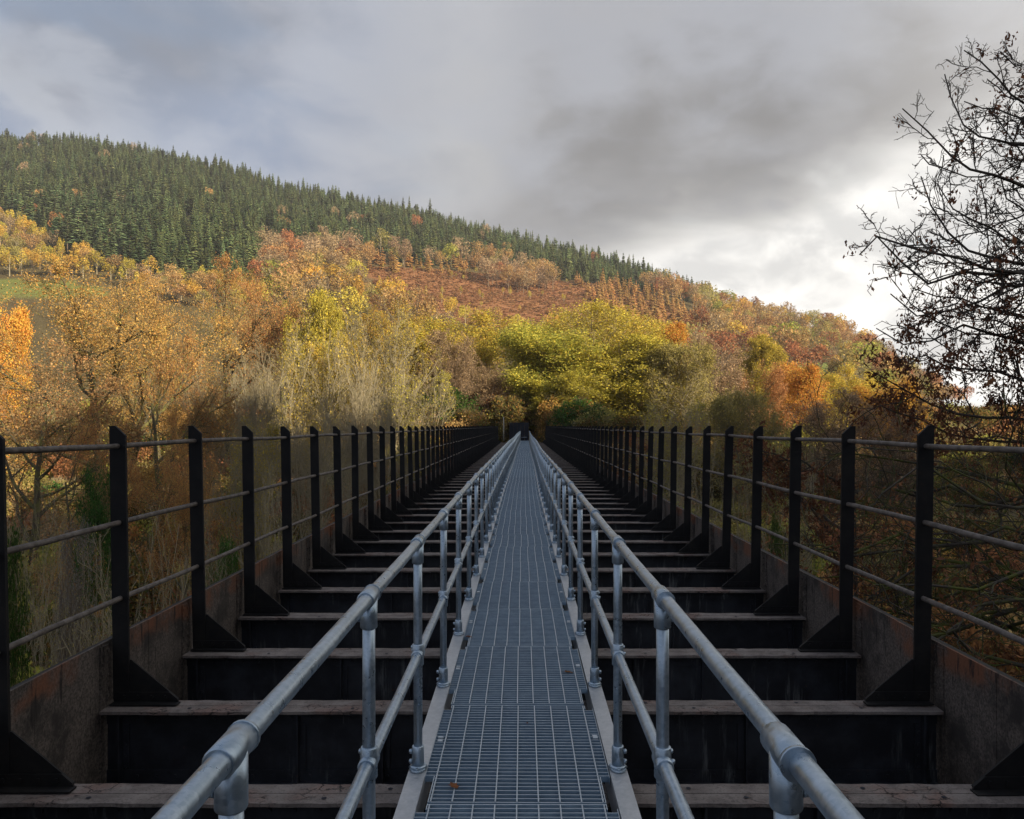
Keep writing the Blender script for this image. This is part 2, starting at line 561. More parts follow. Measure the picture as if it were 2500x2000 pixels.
def to_mv(P):
    """project world points to the coordinates of the 2156 px wide view of the photograph"""
    P = np.asarray(P, float)
    return np.stack([(VX + P[..., 0] / P[..., 1] * F_PX) * 0.8624, (VY - P[..., 2] / P[..., 1] * F_PX) * 0.8624], -1)


def in_poly(p, poly):
    x, y = p[..., 0], p[..., 1]
    inside = np.zeros(x.shape, bool)
    n = len(poly)
    for i in range(n):
        x0, y0 = poly[i]; x1, y1 = poly[(i + 1) % n]
        c = ((y0 > y) != (y1 > y)) & (x < (x1 - x0) * (y - y0) / (y1 - y0 + 1e-9) + x0)
        inside ^= c
    return inside


CONIFER_EDGE = np.array([(-600, 440), (0, 462), (60, 488), (140, 540), (200, 568), (290, 586), (390, 606), (480, 618), (535, 604), (560, 540), (640, 530), (740, 538), (900, 562),
                         (1000, 562), (1100, 570), (1180, 594), (1290, 602), (1340, 614), (1400, 624), (1440, 634), (1490, 650)], float)
CLEARING = [(770, 562), (900, 566), (1180, 592), (1290, 612), (1440, 665), (1420, 705), (1280, 718), (1150, 708), (980, 680), (850, 645), (790, 605)]
BEECH_CLUMP = [(1010, 588), (1165, 594), (1168, 618), (1100, 622), (1020, 606)]
LARCH = [(1195, 592), (1330, 606), (1480, 668), (1450, 712), (1330, 700), (1270, 650)]
FIELD_LEFT = [(-40, 588), (120, 590), (215, 604), (225, 622), (-40, 632)]
FIELD_RIGHT = [(1680, 757), (1765, 765), (1760, 783), (1680, 780)]
BROWN_BEECH = [(548, 560), (560, 532), (735, 545), (760, 585), (700, 612), (560, 610)]


def ground_colour(P):
    q = to_mv(P)
    n = len(P)
    c = np.tile(np.array([0.085, 0.062, 0.032]), (n, 1))
    nz = 0.5 + 0.5 * np.sin(P[:, 0] * 0.9) * np.cos(P[:, 1] * 0.7)
    c = c + (nz[:, None] - 0.5) * np.array([0.03, 0.025, 0.01])
    far = P[:, 1] > 150
    con = far & (q[:, 1] < np.interp(q[:, 0], CONIFER_EDGE[:, 0], CONIFER_EDGE[:, 1]))
    c[far] = c[far] * np.array([1.15, 1.25, 1.1])
    c[con] = (0.05, 0.045, 0.02)
    c[far & in_poly(q, CLEARING)] = (0.25, 0.12, 0.055)
    c[far & in_poly(q, FIELD_LEFT)] = (0.15, 0.17, 0.045)
    c[far & in_poly(q, FIELD_RIGHT)] = (0.16, 0.20, 0.05)
    return c


def grid_mesh(name, XS, YS):
    nr, nc = XS.shape
    P = np.stack([XS, YS, terrain(XS, YS)], -1).reshape(-1, 3)
    i = np.arange(nr - 1)[:, None] * nc + np.arange(nc - 1)[None, :]
    q = np.stack([i, i + 1, i + 1 + nc, i + nc], -1).reshape(-1, 4)
    return make_mesh(name, P, quads=q, col=ground_colour(P), shade=True)


xs = np.concatenate([np.arange(-510, -120, 30), np.arange(-120, 160, 3.0), np.arange(160, 511, 35)])
ys = np.concatenate([np.arange(-400, -40, 40), np.arange(-40, 170, 3.0), [170.0]])
gx, gy = np.meshgrid(xs, ys)
o = link('ground', grid_mesh('ground', gx, gy), M['ground_cover'])
tag(o, 'brown and green leaf-strewn valley floor below the viaduct', kind='structure')
ya = np.concatenate([np.arange(170, 780, 5.0), np.arange(780, 1000, 20), np.arange(1000, 1501, 100)])
aa = np.concatenate([np.linspace(-3.0, -1.1, 12)[:-1], np.linspace(-1.1, 1.0, 260), np.linspace(1.0, 3.0, 12)[1:]])
gx, gy = np.meshgrid(aa, ya)
o = link('hillside', grid_mesh('hillside', gx * gy, gy), M['ground_cover'])
tag(o, 'long wooded hillside falling from left to right across the valley', kind='structure')

# river glimpsed low through the fence
rv = []
for k in range(9):
    x = -95 + 12 * k
    rv.append((x, 57 + 2 * math.sin(k * 0.9), -12.9)); rv.append((x, 62 + 2 * math.sin(k * 0.9 + 0.4), -12.9))
rv = np.array(rv); rv[:, 2] = -12.15
o = link('river', make_mesh('river', rv, quads=[(2 * k, 2 * k + 2, 2 * k + 3, 2 * k + 1) for k in range(8)]), M['river_water'])
tag(o, 'pale streak of river glimpsed low down through the fence', kind='structure')

# ------------------------------------------------------------------ the viaduct
S = 1.275                 # bay length
Y_B0 = 5.35               # a cross beam's centre
N_FIRST, N_LAST = -7, 67
Y_START, Y_END = Y_B0 + (N_FIRST - 0.5) * S, Y_B0 + (N_LAST + 0.5) * S
X_POST = 2.61             # inner edge of the fence posts
Z_BEAM = -1.827
Z_WEB_TOP = -1.42

viaduct = empty('railway_viaduct', (0, Y_B0, -2.4))
tag(viaduct, 'old iron railway viaduct with open cross beams and rust-streaked side girders', 'viaduct')
VO = np.array(viaduct.location)


def under(parent_loc, p):
    return tuple(np.asarray(p, float) - np.asarray(parent_loc, float))


# cross beam: riveted plate girder with angles and stiffeners
sh = Shape()
HX = 2.70
sh.box(-HX, HX, -0.010, 0.010, -0.50, -0.022)
sh.box(-HX, HX, -0.085, -0.0115, -0.034, -0.0215).box(-HX, HX, 0.0115, 0.085, -0.034, -0.0215)
sh.box(-HX, HX, -0.024, -0.0112, -0.11, -0.036)
sh.box(-HX, HX, -0.11, 0.11, -0.516, -0.502)
sh.box(-HX, HX, -0.085, -0.0113, -0.50, -0.488)
sh.box(-HX, HX, -0.026, -0.0112, -0.486, -0.41)
for x in (-2.60, -1.45, -0.9, 0.9, 1.45, 2.60):
    sh.box(x - 0.045, x + 0.045, -0.023, -0.0114, -0.408, -0.112)
    sh.box(x - 0.006, x + 0.006, -0.075, -0.024, -0.486, -0.036)
for x in np.arange(-2.5, 2.55, 0.125):
    for z in (-0.073, -0.448):
        sh.prism_y([(x + 0.013 * math.cos(a), z + 0.013 * math.sin(a)) for a in np.arange(6) * PI / 3], -0.034, -0.0245)
for x in (-2.62, -2.58, 2.62, 2.58):
    for z in np.arange(-0.39, -0.12, 0.075):
        sh.prism_y([(x + 0.011 * math.cos(a), z + 0.011 * math.sin(a)) for a in np.arange(6) * PI / 3], -0.031, -0.0232)
beam_web_me = sh.mesh('cross_beam')

flange_mes = []
for k in range(4):
    r = np.random.default_rng(50 + k)
    sh = Shape()
    nseg = 90
    xsn = np.linspace(-HX, HX, nseg + 1)
    half = {}
    for s in (-1, 1):          # two plates with a seam between, ragged worn outer edges
        edge = 0.108 + np.cumsum(r.normal(0, 0.0018, nseg + 1)); edge = 0.108 + (edge - edge.mean()) * 0.6 + r.normal(0, 0.0028, nseg + 1)
        zt = r.normal(0, 0.0010, nseg + 1)
        b = len(sh.v)
        for i, x in enumerate(xsn):
            yi, yo = s * 0.0035, s * edge[i]
            sh.v += [(x, yi, -0.020), (x, yo, -0.0205), (x, yo, -0.002 + zt[i]), (x, s * 0.06, 0.0 + zt[i] * 0.5), (x, yi, -0.001)]
        for i in range(nseg):
            for j in range(5):
                j2 = (j + 1) % 5
                q = (b + 5 * i + j, b + 5 * (i + 1) + j, b + 5 * (i + 1) + j2, b + 5 * i + j2)
                sh.f.append(q if s > 0 else q[::-1])
        sh.f.append(tuple(b + j for j in range(5)) if s > 0 else tuple(b + j for j in reversed(range(5))))
        e = b + 5 * nseg
        sh.f.append(tuple(e + j for j in reversed(range(5))) if s > 0 else tuple(e + j for j in range(5)))
    flange_mes.append(sh.mesh('top_flange'))

# bolt holes: small dark discs in the plate
HOLES = ((-2.05, -0.055), (-1.62, 0.05), (-1.0, -0.06), (-0.72, 0.045), (0.74, 0.05), (1.02, -0.052), (1.7, 0.052), (2.1, -0.05))
hole = Shape()
hole.v += [(0.013 * math.cos(a), 0.013 * math.sin(a), 0.0035) for a in np.arange(8) * PI / 4]
hole.f.append(tuple(range(8)))
hole_me = hole.mesh('bolt_hole')

for n in range(N_FIRST, N_LAST + 1):
    y = Y_B0 + n * S
    bm_ = link('cross_beam', beam_web_me, M['beam_web'], viaduct, under(VO, (0, y, Z_BEAM)))
    fl = link('top_flange', flange_mes[n % 4], M['flaked_paint'], bm_)
    if (n // 4) % 2: fl.rotation_euler = (0, 0, PI)
    if n < 9:
        for hx, hy in HOLES:
            link('bolt_hole', hole_me, M['dark_sheet'], bm_, (hx + 0.11 * math.sin(n * 5 + hx), hy, 0))

# side girders, each made of plates one bay long
plate = Shape()
plate.box(0.0, 0.014, -S / 2 + 0.001, S / 2 - 0.001, -1.25, 0.0)
plate.box(-0.010, -0.0012, -0.055, 0.055, -1.2, -0.02)
for z in np.arange(-0.06, -0.4, -0.075):
    for yy in (-0.036, 0.036):
        plate.box(-0.018, -0.0105, yy - 0.010, yy + 0.010, z - 0.010, z + 0.010)
plate_r = plate.mesh('web_plate')
plate2 = Shape(); plate2.v = [(-x, y, z) for x, y, z in plate.v]; plate2.f = [f[::-1] for f in plate.f]
plate_l = plate2.mesh('web_plate')
for side, me in ((-1, plate_l), (1, plate_r)):
    gd = Shape()
    x0, x1 = sorted((side * 2.748, side * 2.80))
    gd.box(x0, x1, Y_START, Y_END, Z_WEB_TOP - 0.09, Z_WEB_TOP - 0.012)   # stiffening angle outside the plates
    x0, x1 = sorted((side * 2.70, side * 3.05))
    gd.box(x0, x1, Y_START, Y_END, Z_WEB_TOP - 1.30, Z_WEB_TOP - 1.26)
    gdo = link('side_girder', gd.mesh('side_girder'), M['black_iron'], viaduct, under(VO, (0, 0, 0)))
    for n in range(N_FIRST, N_LAST + 1):
        r = np.random.default_rng(n * 7 + side + 900)
        link('web_plate', me, M['rusty_plate'], gdo, (side * 2.731 + r.normal(0, 0.0012), Y_B0 + n * S, Z_WEB_TOP + r.normal(0, 0.0025)))

# stone abutment behind the last beam
ab = Shape()
ab.box(-3.3, 3.3, Y_END + 0.02, Y_END + 2.6, -6.0, -1.95)
o = link('abutment', ab.mesh('abutment'), M['pale_timber'], viaduct, under(VO, (0, 0, 0)))
o.data.materials.clear(); o.data.materials.append(M['stone'])

# ------------------------------------------------------------------ parapet fences
post = Shape()
post.prism_y([(0.0, -1.80), (0.105, -1.80), (0.105, 0.0), (0.068, 0.0), (0.0, -0.066)], -0.011, 0.011)
post.box(0.094, 0.1055, 0.0112, 0.075, -1.80, -0.10)       # back leg of the angle iron
post_r = post.mesh('post')
gus = Shape()
gus.prism_y([(-0.315, 0.012), (0.0, 0.012), (0.0, 0.285), (-0.010, 0.285), (-0.322, 0.026)], -0.006, 0.006)
gus.box(-0.335, 0.10, -0.075, -0.0065, 0.004, 0.0125)
gus.prism_y([(-0.325, 0.013), (0.10, 0.013), (0.10, 0.075), (-0.265, 0.075), (-0.318, 0.030)], -0.017, -0.0066)
for x in (-0.24, -0.15, -0.06, 0.03):
    gus.prism_y([(x + 0.013 * math.cos(a), 0.046 + 0.013 * math.sin(a)) for a in np.arange(6) * PI / 3], -0.028, -0.0175)
gus_r = gus.mesh('gusset')


def mirror_x(me):
    m2 = me.copy()
    for v in m2.vertices: v.co.x *= -1
    m2.flip_normals()
    return m2


post_l, gus_l = mirror_x(post_r), mirror_x(gus_r)
POST_N = range(-3, 68)
for side, pm, gm, lab in ((-1, post_l, gus_l, 'left-hand black iron parapet fence with chamfered flat posts and three rails, oak trees behind'),
                          (1, post_r, gus_r, 'right-hand black iron parapet fence with chamfered flat posts and three rails, bare tree behind')):
    fo = (side * X_POST, Y_B0, Z_BEAM)
    fence = empty('parapet_fence', fo)
    tag(fence, lab, 'fence', 'parapet fences along the viaduct')
    r = np.random.default_rng(31 + side)
    for n in POST_N:
        y = Y_B0 + n * S + 0.05
        p = link('post', pm, M['black_iron'], fence, under(fo, (side * (X_POST - 0.0), y, 0.0 + r.normal(0, 0.003))))
        p.rotation_euler = (r.normal(0, 0.004), math.radians(1.0) * side + r.normal(0, 0.004), r.normal(0, 0.012))
        g = link('gusset', gm, M['black_iron'], p, (0, 0, Z_BEAM))
        g.rotation_euler = (0, -math.radians(1.0) * side, 0)
    for zr_, rr in ((-0.128, 0.0175), (-0.64, 0.018), (-1.14, 0.018)):
        pts = []
        for n in np.arange(POST_N[0] - 0.4, POST_N[-1] + 0.01, 0.25):
            y = Y_B0 + n * S + 0.05
            w = 0.006 * math.sin(n * 2.1 + zr_ * 9) + r.normal(0, 0.0012)
            pts.append((side * (X_POST + 0.052 - 0.0175 * zr_ * 0 + math.tan(math.radians(1.0)) * zr_ + 0.003 * math.sin(n * 1.3)), y, zr_ + w))
        pts = np.array(pts)
        link('rail', Shape().tube(pts - np.array(fo), rr, 8).mesh('rail', True), M['worn_rail'], fence)

# ------------------------------------------------------------------ the galvanised walkway
def walk_x(y):
    return float(np.interp(y, [-8, 0, 20, 28, 36, 57, 84, 95], [-0.022, -0.02, -0.015, 0.03, 0.075, 0.13, 0.30, 0.36]))


def walk_z(y):
    return float(np.interp(y, [-8, 4, 9, 14, 20, 30, 45, 60, 75, 95], [0, 0, 0.012, 0.0, -0.012, 0.02, -0.03, 0.0, 0.01, 0.0]))


Z_STR = -1.665
HALF = 0.485
walk = empty('steel_walkway', (0, Y_B0, Z_STR))
tag(walk, 'long narrow galvanised grating walkway laid along the middle of the viaduct', 'walkway')
WO = np.array(walk.location)

# one grating panel, notched at the handrail bases
P_LEN = S - 0.012
def grating(seed):
    r = np.random.default_rng(seed)
    bars, rods = Shape(), Shape()
    nb = 31
    pitch = P_LEN / nb
    def halfw(y):
        return 0.392 if (y < -P_LEN / 2 + 0.27 or y > P_LEN / 2 - 0.055) else 0.437
    for i in range(nb + 1):
        y = -P_LEN / 2 + i * pitch
        h = halfw(y)
        th = 0.005 if 0 < i < nb else 0.006
        y = min(max(y, -P_LEN / 2 + th), P_LEN / 2 - th)
        dz = r.normal(0, 0.0006)
        bars.box(-h, h, y - th / 2, y + th / 2, -0.032, -0.001 + dz)
    for x in np.arange(-4, 5) * 0.096:
        rods.box(x - 0.0029, x + 0.0029, -P_LEN / 2 + 0.006, P_LEN / 2 - 0.006, -0.009, 0.0018)
    for s in (-1, 1):      # edge strips
        bars.box(*sorted((s * 0.3925, s * 0.3965)), -P_LEN / 2, -P_LEN / 2 + 0.27, -0.032, 0.0005)
        bars.box(*sorted((s * 0.3925, s * 0.3965)), P_LEN / 2 - 0.055, P_LEN / 2, -0.032, 0.0005)
        bars.box(*sorted((s * 0.4375, s * 0.4405)), -P_LEN / 2 + 0.26, P_LEN / 2 - 0.05, -0.032, 0.0004)
        for yy in (0.1 + r.normal(0, 0.02), 0.135 + r.normal(0, 0.02)):
            x = s * (0.414 + r.normal(0, 0.003))
            rods.box(x - 0.013, x + 0.013, yy - 0.011, yy + 0.011, -0.006, 0.0035)
    me = bars.mesh('grating_panel')
    me.materials.append(M['grating_steel']); me.materials.append(M['grating_rod'])
    for p in me.polygons:
        if p.normal.z > 0.9: p.material_index = 1
    return me, rods.mesh('cross_rods')


panels = [grating(70 + k) for k in range(4)]
JOINT0 = 4.90
for n in range(-6, 69):
    y = JOINT0 + (n + 0.5) * S
    r = np.random.default_rng(400 + n)
    tilt = math.atan2(walk_z(y + 0.6) - walk_z(y - 0.6), 1.2)
    yaw = -math.atan2(walk_x(y + 0.6) - walk_x(y - 0.6), 1.2)
    b, rd = panels[r.integers(0, 4)]
    p = link('grating_panel', b, M['grating_steel'], walk, under(WO, (walk_x(y) + r.normal(0, 0.004), y, Z_STR + walk_z(y) - 0.004 + r.normal(0, 0.0015))))
    p.rotation_euler = (tilt + r.normal(0, 0.003), r.normal(0, 0.002), yaw)
    link('cross_rods', rd, M['grating_rod'], p)

Y_R0 = 1.43
RAIL_N = range(-3, 71)
for side in (-1, 1):
    st = Shape()
    ysn = np.arange(-5.0, JOINT0 + 69 * S + 0.01, S / 2)
    prof = [(0.0425, 0.0), (-0.0425, 0.0), (-0.0425, -0.009), (0.033, -0.009), (0.033, -0.141), (-0.0425, -0.141), (-0.0425, -0.15), (0.0425, -0.15)]
    if side < 0: prof = [(-x, z) for x, z in prof][::-1]
    b = len(st.v)
    for y in ysn:
        # the channel's back faces the grating
        st.v += [(walk_x(y) + side * HALF - x * 1.0, y, Z_STR + walk_z(y) + z) for x, z in prof]
    m = len(prof)
    for i in range(len(ysn) - 1):
        for j in range(m):
            j2 = (j + 1) % m
            st.f.append((b + i * m + j, b + i * m + j2, b + (i + 1) * m + j2, b + (i + 1) * m + j))
    st.f.append(tuple(b + j for j in range(m)))
    st.f.append(tuple(b + (len(ysn) - 1) * m + j for j in reversed(range(m))))
    st.v = [tuple(np.array(v) - WO) for v in st.v]
    so = link('stringer', st.mesh('stringer'), M['galvanised_flat'], walk)

# handrails with their tube fittings
TUBE = 0.0214
RH = 1.10
upr = Shape().tube([(0, 0, 0.01), (0, 0, 0.4), (0, 0, 0.8), (0, 0, RH - 0.02)], TUBE, 16).mesh('post', True)
tee = Shape()
tee.tube([(0, -0.062, 0), (0, -0.058, 0), (0, 0.058, 0), (0, 0.062, 0)], [0.0258, 0.0288, 0.0288, 0.0258], 20)
tee.tube([(0, 0, 0), (0, 0, -0.098), (0, 0, -0.102)], [0.0288, 0.0285, 0.026], 20)
tee.tube([(0, -0.056, 0), (0, -0.066, 0)], [0.0308, 0.0308], 20)
tee.tube([(0.028, 0, -0.072), (0.038, 0, -0.072), (0.041, 0, -0.072)], [0.011, 0.010, 0.006], 10)
tee_me = tee.mesh('tee_fitting', True)
cross = Shape()
cross.tube([(0, 0, -0.052), (0, 0, -0.048), (0, 0, 0.048), (0, 0, 0.052)], [0.0252, 0.0282, 0.0282, 0.0252], 18)
cross.tube([(0, -0.052, 0), (0, -0.048, 0), (0, 0.048, 0), (0, 0.052, 0)], [0.0262, 0.0292, 0.0292, 0.0262], 18)
cross.tube([(0.022, -0.03, 0.012), (0.033, -0.03, 0.014), (0.035, -0.03, 0.014)], [0.010, 0.008, 0.005], 10)
cross.tube([(0.024, 0, 0.036), (0.032, 0, 0.036), (0.034, 0, 0.036)], [0.009, 0.008, 0.005], 10)
cross_me = cross.mesh('cross_fitting', True)
foot = Shape()
foot.tube([(0, 0, 0.006), (0, 0, 0.110), (0, 0, 0.114)], [0.0298, 0.029, 0.0255], 18)
foot.tube([(0, 0, 0.010), (0, 0, 0.022)], [0.046, 0.034], 18)
b = len(foot.v)
ring = []
for k in range(24):
    a = 2 * PI * k / 24
    ring.append((0.041 * math.cos(a), 0.062 * math.sin(a)))
foot.v += [(x, y, 0.0012) for x, y in ring] + [(x, y, 0.012) for x, y in ring]
foot.f.append(tuple(b + 24 + i for i in range(24))); foot.f.append(tuple(b + i for i in reversed(range(24))))
for i in range(24):
    j = (i + 1) % 24
    foot.f.append((b + i, b + j, b + 24 + j, b + 24 + i))
for z in (0.036, 0.084):
    foot.tube([(0.028, 0, z), (0.041, 0, z), (0.044, 0, z)], [0.012, 0.011, 0.006], 10)
for yy in (-0.048, 0.048):
    foot.tube([(0, yy, 0.011), (0, yy, 0.019)], [0.009, 0.009], 6)
foot_me = foot.mesh('base_flange', True)

for side, lab in ((-1, 'left-hand galvanised tube handrail of the walkway with round clamp fittings'), (1, 'right-hand galvanised tube handrail of the walkway with round clamp fittings')):
    ho = np.array((walk_x(Y_R0) + side * HALF, Y_R0, Z_STR))
    hr = empty('handrail', tuple(ho))
    tag(hr, lab, 'handrail', 'handrails along the walkway')
    r = np.random.default_rng(70 + side)
    top, midr = [], []
    for n in RAIL_N:
        y = Y_R0 + n * S
        x, z = walk_x(y) + side * HALF, Z_STR + walk_z(y)
        p = link('post', upr, M['galvanised'], hr, under(ho, (x, y, z)), (0, 0, 0))
        p.rotation_euler = (r.normal(0, 0.003), r.normal(0, 0.003), 0)
        for nm, me, zz in (('base_flange', foot_me, 0.0), ('cross_fitting', cross_me, 0.555), ('tee_fitting', tee_me, RH)):
            q = link(nm, me, M['galvanised'], p, (0, 0, zz))
            q.rotation_euler = (0, 0, 0 if side > 0 else PI)
        top.append((x, y, z + RH)); midr.append((x, y, z + 0.555))
    def fine_line(pts):
        pts = np.array(pts)
        t = np.arange(0, len(pts) - 1 + 1e-6, 0.5)
        out_ = np.stack([np.interp(t, np.arange(len(pts)), pts[:, i]) for i in range(3)], 1)
        out_[1::2, 2] -= 0.0025
        return out_ - ho
    link('top_rail', Shape().tube(fine_line(top), TUBE + 0.0003, 18).mesh('top_rail', True), M['galvanised'], hr)
    link('mid_rail', Shape().tube(fine_line(midr), TUBE + 0.0002, 16).mesh('mid_rail', True), M['galvanised'], hr)

# ------------------------------------------------------------------ far end of the viaduct
Y_H = Y_END + 3.2
hd = empty('steel_hoarding', (-0.33, Y_H, -2.2))
tag(hd, 'dark blue-black steel barrier blocking the far end of the walkway', 'barrier')
hw = 1.06
for k in range(5):
    sx = Shape().box(-hw + k * 0.424 + 0.004, -hw + (k + 1) * 0.424 - 0.004, -0.015, 0.015, 0.1, 2.58)
    link('panel', sx.mesh('panel'), M['dark_sheet'], hd)
fr = Shape().box(-hw - 0.06, -hw, -0.04, 0.04, 0, 2.62).box(hw, hw + 0.06, -0.04, 0.04, 0, 2.62).box(-hw, hw, -0.04, -0.016, 2.53, 2.6)
link('frame', fr.mesh('frame'), M['dark_sheet'], hd)
link('bar', Shape().tube([(0.26, -0.1, 0.86), (0.93, -0.1, 0.90)], 0.03, 8).mesh('bar', True), M['galvanised'], hd)
o = link('timber_post', Shape().tube([(0, 0, 0), (0.01, 0, 1.3), (0.0, 0, 2.55), (0.0, 0, 2.58)], [0.075, 0.07, 0.065, 0.04], 8).mesh('timber_post', True), M['pale_timber'], None, (-2.0, Y_END - 2.0, -1.6))
tag(o, 'pale weathered post standing by the far end of the left fence', 'post')

# fallen leaves on the grating
def fallen_leaf(loc, size, rotz, lab):
    pts = [(0, -0.5), (0.16, -0.36), (0.42, -0.2), (0.30, -0.02), (0.48, 0.2), (0.2, 0.22), (0.05, 0.55), (-0.16, 0.25), (-0.45, 0.24), (-0.3, 0.0), (-0.46, -0.22), (-0.15, -0.34)]
    r = np.random.default_rng(int(abs(loc[1]) * 100))
    v = [(0, 0, 0.10 * size)] + [(p[0] * size, p[1] * size, size * (0.02 + 0.3 * r.random() * abs(p[0]))) for p in pts]
    t = [(0, i + 1, (i + 1) % 12 + 1) for i in range(12)]
    c = np.tile(np.array([[0.16, 0.075, 0.035]]), (13, 1)) * (0.7 + 0.6 * r.random((13, 1)))
    o = link('fallen_leaf', make_mesh('fallen_leaf', v, tris=t, col=c), M['dead_leaf'], None, loc, (0.15, 0.1, rotz))
    tag(o, lab, 'leaf', 'fallen leaves on the walkway')


zl = Z_STR + 0.004
fallen_leaf((-0.315, 3.78, zl), 0.060, 0.7, 'crumpled brown leaf on the nearest whole grating panel')
fallen_leaf((0.315, 5.52, zl), 0.075, 1.9, 'flat brown leaf beside the right edge of the second grating panel')
fallen_leaf((-0.42, 6.45, zl), 0.070, 1.4, 'dark curled leaf touching the left handrail base of the third panel')
fallen_leaf((0.03, 4.58, zl), 0.016, 0.4, 'tiny dark leaf scrap in the middle of the nearest whole grating panel')

# ------------------------------------------------------------------ vegetation generator
def norm(v):
    return v / (np.linalg.norm(v, axis=-1, keepdims=True) + 1e-9)


def resample(pts, n):
    pts = np.asarray(pts, float)
    d = np.concatenate([[0], np.cumsum(np.linalg.norm(np.diff(pts, axis=0), axis=1))])
    t = np.linspace(0, d[-1], n)
    return np.stack([np.interp(t, d, pts[:, i]) for i in range(3)], 1)


def branch_children(r, P, R, m, t0, t1, ang, ang_sd, ln, ln_sd, taper, trop, curl, npts, rr, rtip, env=None, lenmin=0.0):
    """grow m children on every branch of P (N,n,3)"""
    N_, n, _ = P.shape
    idx = np.repeat(np.arange(N_), m)
    k = np.tile(np.arange(m), N_)
    t = t0 + (t1 - t0) * (k + r.random(N_ * m)) / m
    u = t * (n - 1)
    i0 = np.minimum(u.astype(int), n - 2)
    f = (u - i0)[:, None]
    A, B = P[idx, i0], P[idx, i0 + 1]
    pos = A * (1 - f) + B * f
    tan = norm(B - A)
    rad = R[idx, i0] * (1 - f[:, 0]) + R[idx, i0 + 1] * f[:, 0]
    L = np.linalg.norm(np.diff(P, axis=1), axis=2).sum(1)[idx]
    q = norm(np.cross(tan, norm(r.normal(size=(len(idx), 3)))))
    th = np.radians(ang + ang_sd * r.normal(size=len(idx)))[:, None]
    d = norm(tan * np.cos(th) + q * np.sin(th))
    length = np.maximum(L * ln * (1 - taper * t) * np.exp(ln_sd * r.normal(size=len(idx))), lenmin)
    out_ = np.empty((len(idx), npts, 3))
    out_[:, 0] = pos
    step = (length / (npts - 1))[:, None]
    up = np.array([0, 0, 1.0])
    for j in range(1, npts):
        d = norm(d + up * trop / npts + r.normal(size=d.shape) * curl)
        out_[:, j] = out_[:, j - 1] + d * step
    if env is not None:
        c, e = env
        db = np.linalg.norm((pos - c) / e, axis=1)
        dt = np.linalg.norm((out_[:, -1] - c) / e, axis=1)
        s = np.where(dt > 1, np.clip((1 - db) / np.maximum(dt - db, 1e-3), 0.18, 1), 1.0)
        out_ = pos[:, None] + (out_ - pos[:, None]) * s[:, None, None]
    r0 = np.minimum(rad * rr, rad)
    Rn = r0[:, None] + (np.minimum(rtip, r0)[:, None] - r0[:, None]) * np.linspace(0, 1, npts)[None] ** 0.8
    return out_, Rn


def tubes(P, R, sides):
    N_, n, _ = P.shape
    tan = np.empty_like(P)
    tan[:, 1:-1] = P[:, 2:] - P[:, :-2]
    tan[:, 0] = P[:, 1] - P[:, 0]
    tan[:, -1] = P[:, -1] - P[:, -2]
    tan = norm(tan)
    ref = np.where(np.abs(tan[:, :1, 2:3]) < 0.9, np.array([0, 0, 1.0]), np.array([1.0, 0, 0]))
    u = norm(np.cross(tan, np.broadcast_to(ref, tan.shape)))
    w = np.cross(u, tan)
    a = 2 * PI * np.arange(sides) / sides
    V = P[:, :, None] + R[:, :, None, None] * (np.cos(a)[None, None, :, None] * u[:, :, None] + np.sin(a)[None, None, :, None] * w[:, :, None])
    base = (np.arange(N_) * n * sides)[:, None, None] + (np.arange(n - 1) * sides)[None, :, None] + np.arange(sides)[None, None, :]
    nxt = (np.arange(N_) * n * sides)[:, None, None] + (np.arange(n - 1) * sides)[None, :, None] + ((np.arange(sides) + 1) % sides)[None, None, :]
    F = np.stack([base, nxt, nxt + sides, base + sides], -1).reshape(-1, 4)
    return V.reshape(-1, 3), F


def join_tubes(parts):
    V, Fq, k = [], [], 0
    for P, R, s in parts:
        v, f = tubes(P, R, s)
        V.append(v); Fq.append(f + k); k += len(v)
    return np.concatenate(V), np.concatenate(Fq)


def leaves_on(r, P, m, t0, spread, size, size_sd, palette, weights, up_bias=0.4, aspect=0.6, hang=0.0):
    N_, n, _ = P.shape
    idx = np.repeat(np.arange(N_), m)
    t = t0 + (1 - t0) * r.random(len(idx))
    u = t * (n - 1)
    i0 = np.minimum(u.astype(int), n - 2)
    f = (u - i0)[:, None]
    c = P[idx, i0] * (1 - f) + P[idx, i0 + 1] * f + r.normal(size=(len(idx), 3)) * spread
    return leaf_quads(r, c, size, size_sd, palette, weights, up_bias, aspect, hang)


def leaf_quads(r, c, size, size_sd, palette, weights, up_bias=0.4, aspect=0.6, hang=0.0):
    n = len(c)
    nrm = norm(r.normal(size=(n, 3)) + np.array([0, 0, up_bias]))
    d = norm(np.cross(nrm, norm(r.normal(size=(n, 3)))))
    if hang:
        d = norm(d + np.array([0, 0, -hang]))
        nrm = norm(np.cross(d, norm(r.normal(size=(n, 3)))))
    w = np.cross(nrm, d)
    s = (size * np.exp(size_sd * r.normal(size=n)))[:, None]
    V = np.stack([c - d * s * 0.5, c + w * s * aspect * 0.5 + nrm * s * 0.08, c + d * s * 0.5, c - w * s * aspect * 0.5 + nrm * s * 0.08], 1).reshape(-1, 3)
    Fq = np.arange(4 * n).reshape(-1, 4)
    pal = np.asarray(palette, float)
    pick = r.choice(len(pal), n, p=np.asarray(weights, float) / np.sum(weights))
    col = pal[pick] * np.exp(0.16 * r.normal(size=(n, 1)))
    return V, Fq, np.repeat(col, 4, axis=0)


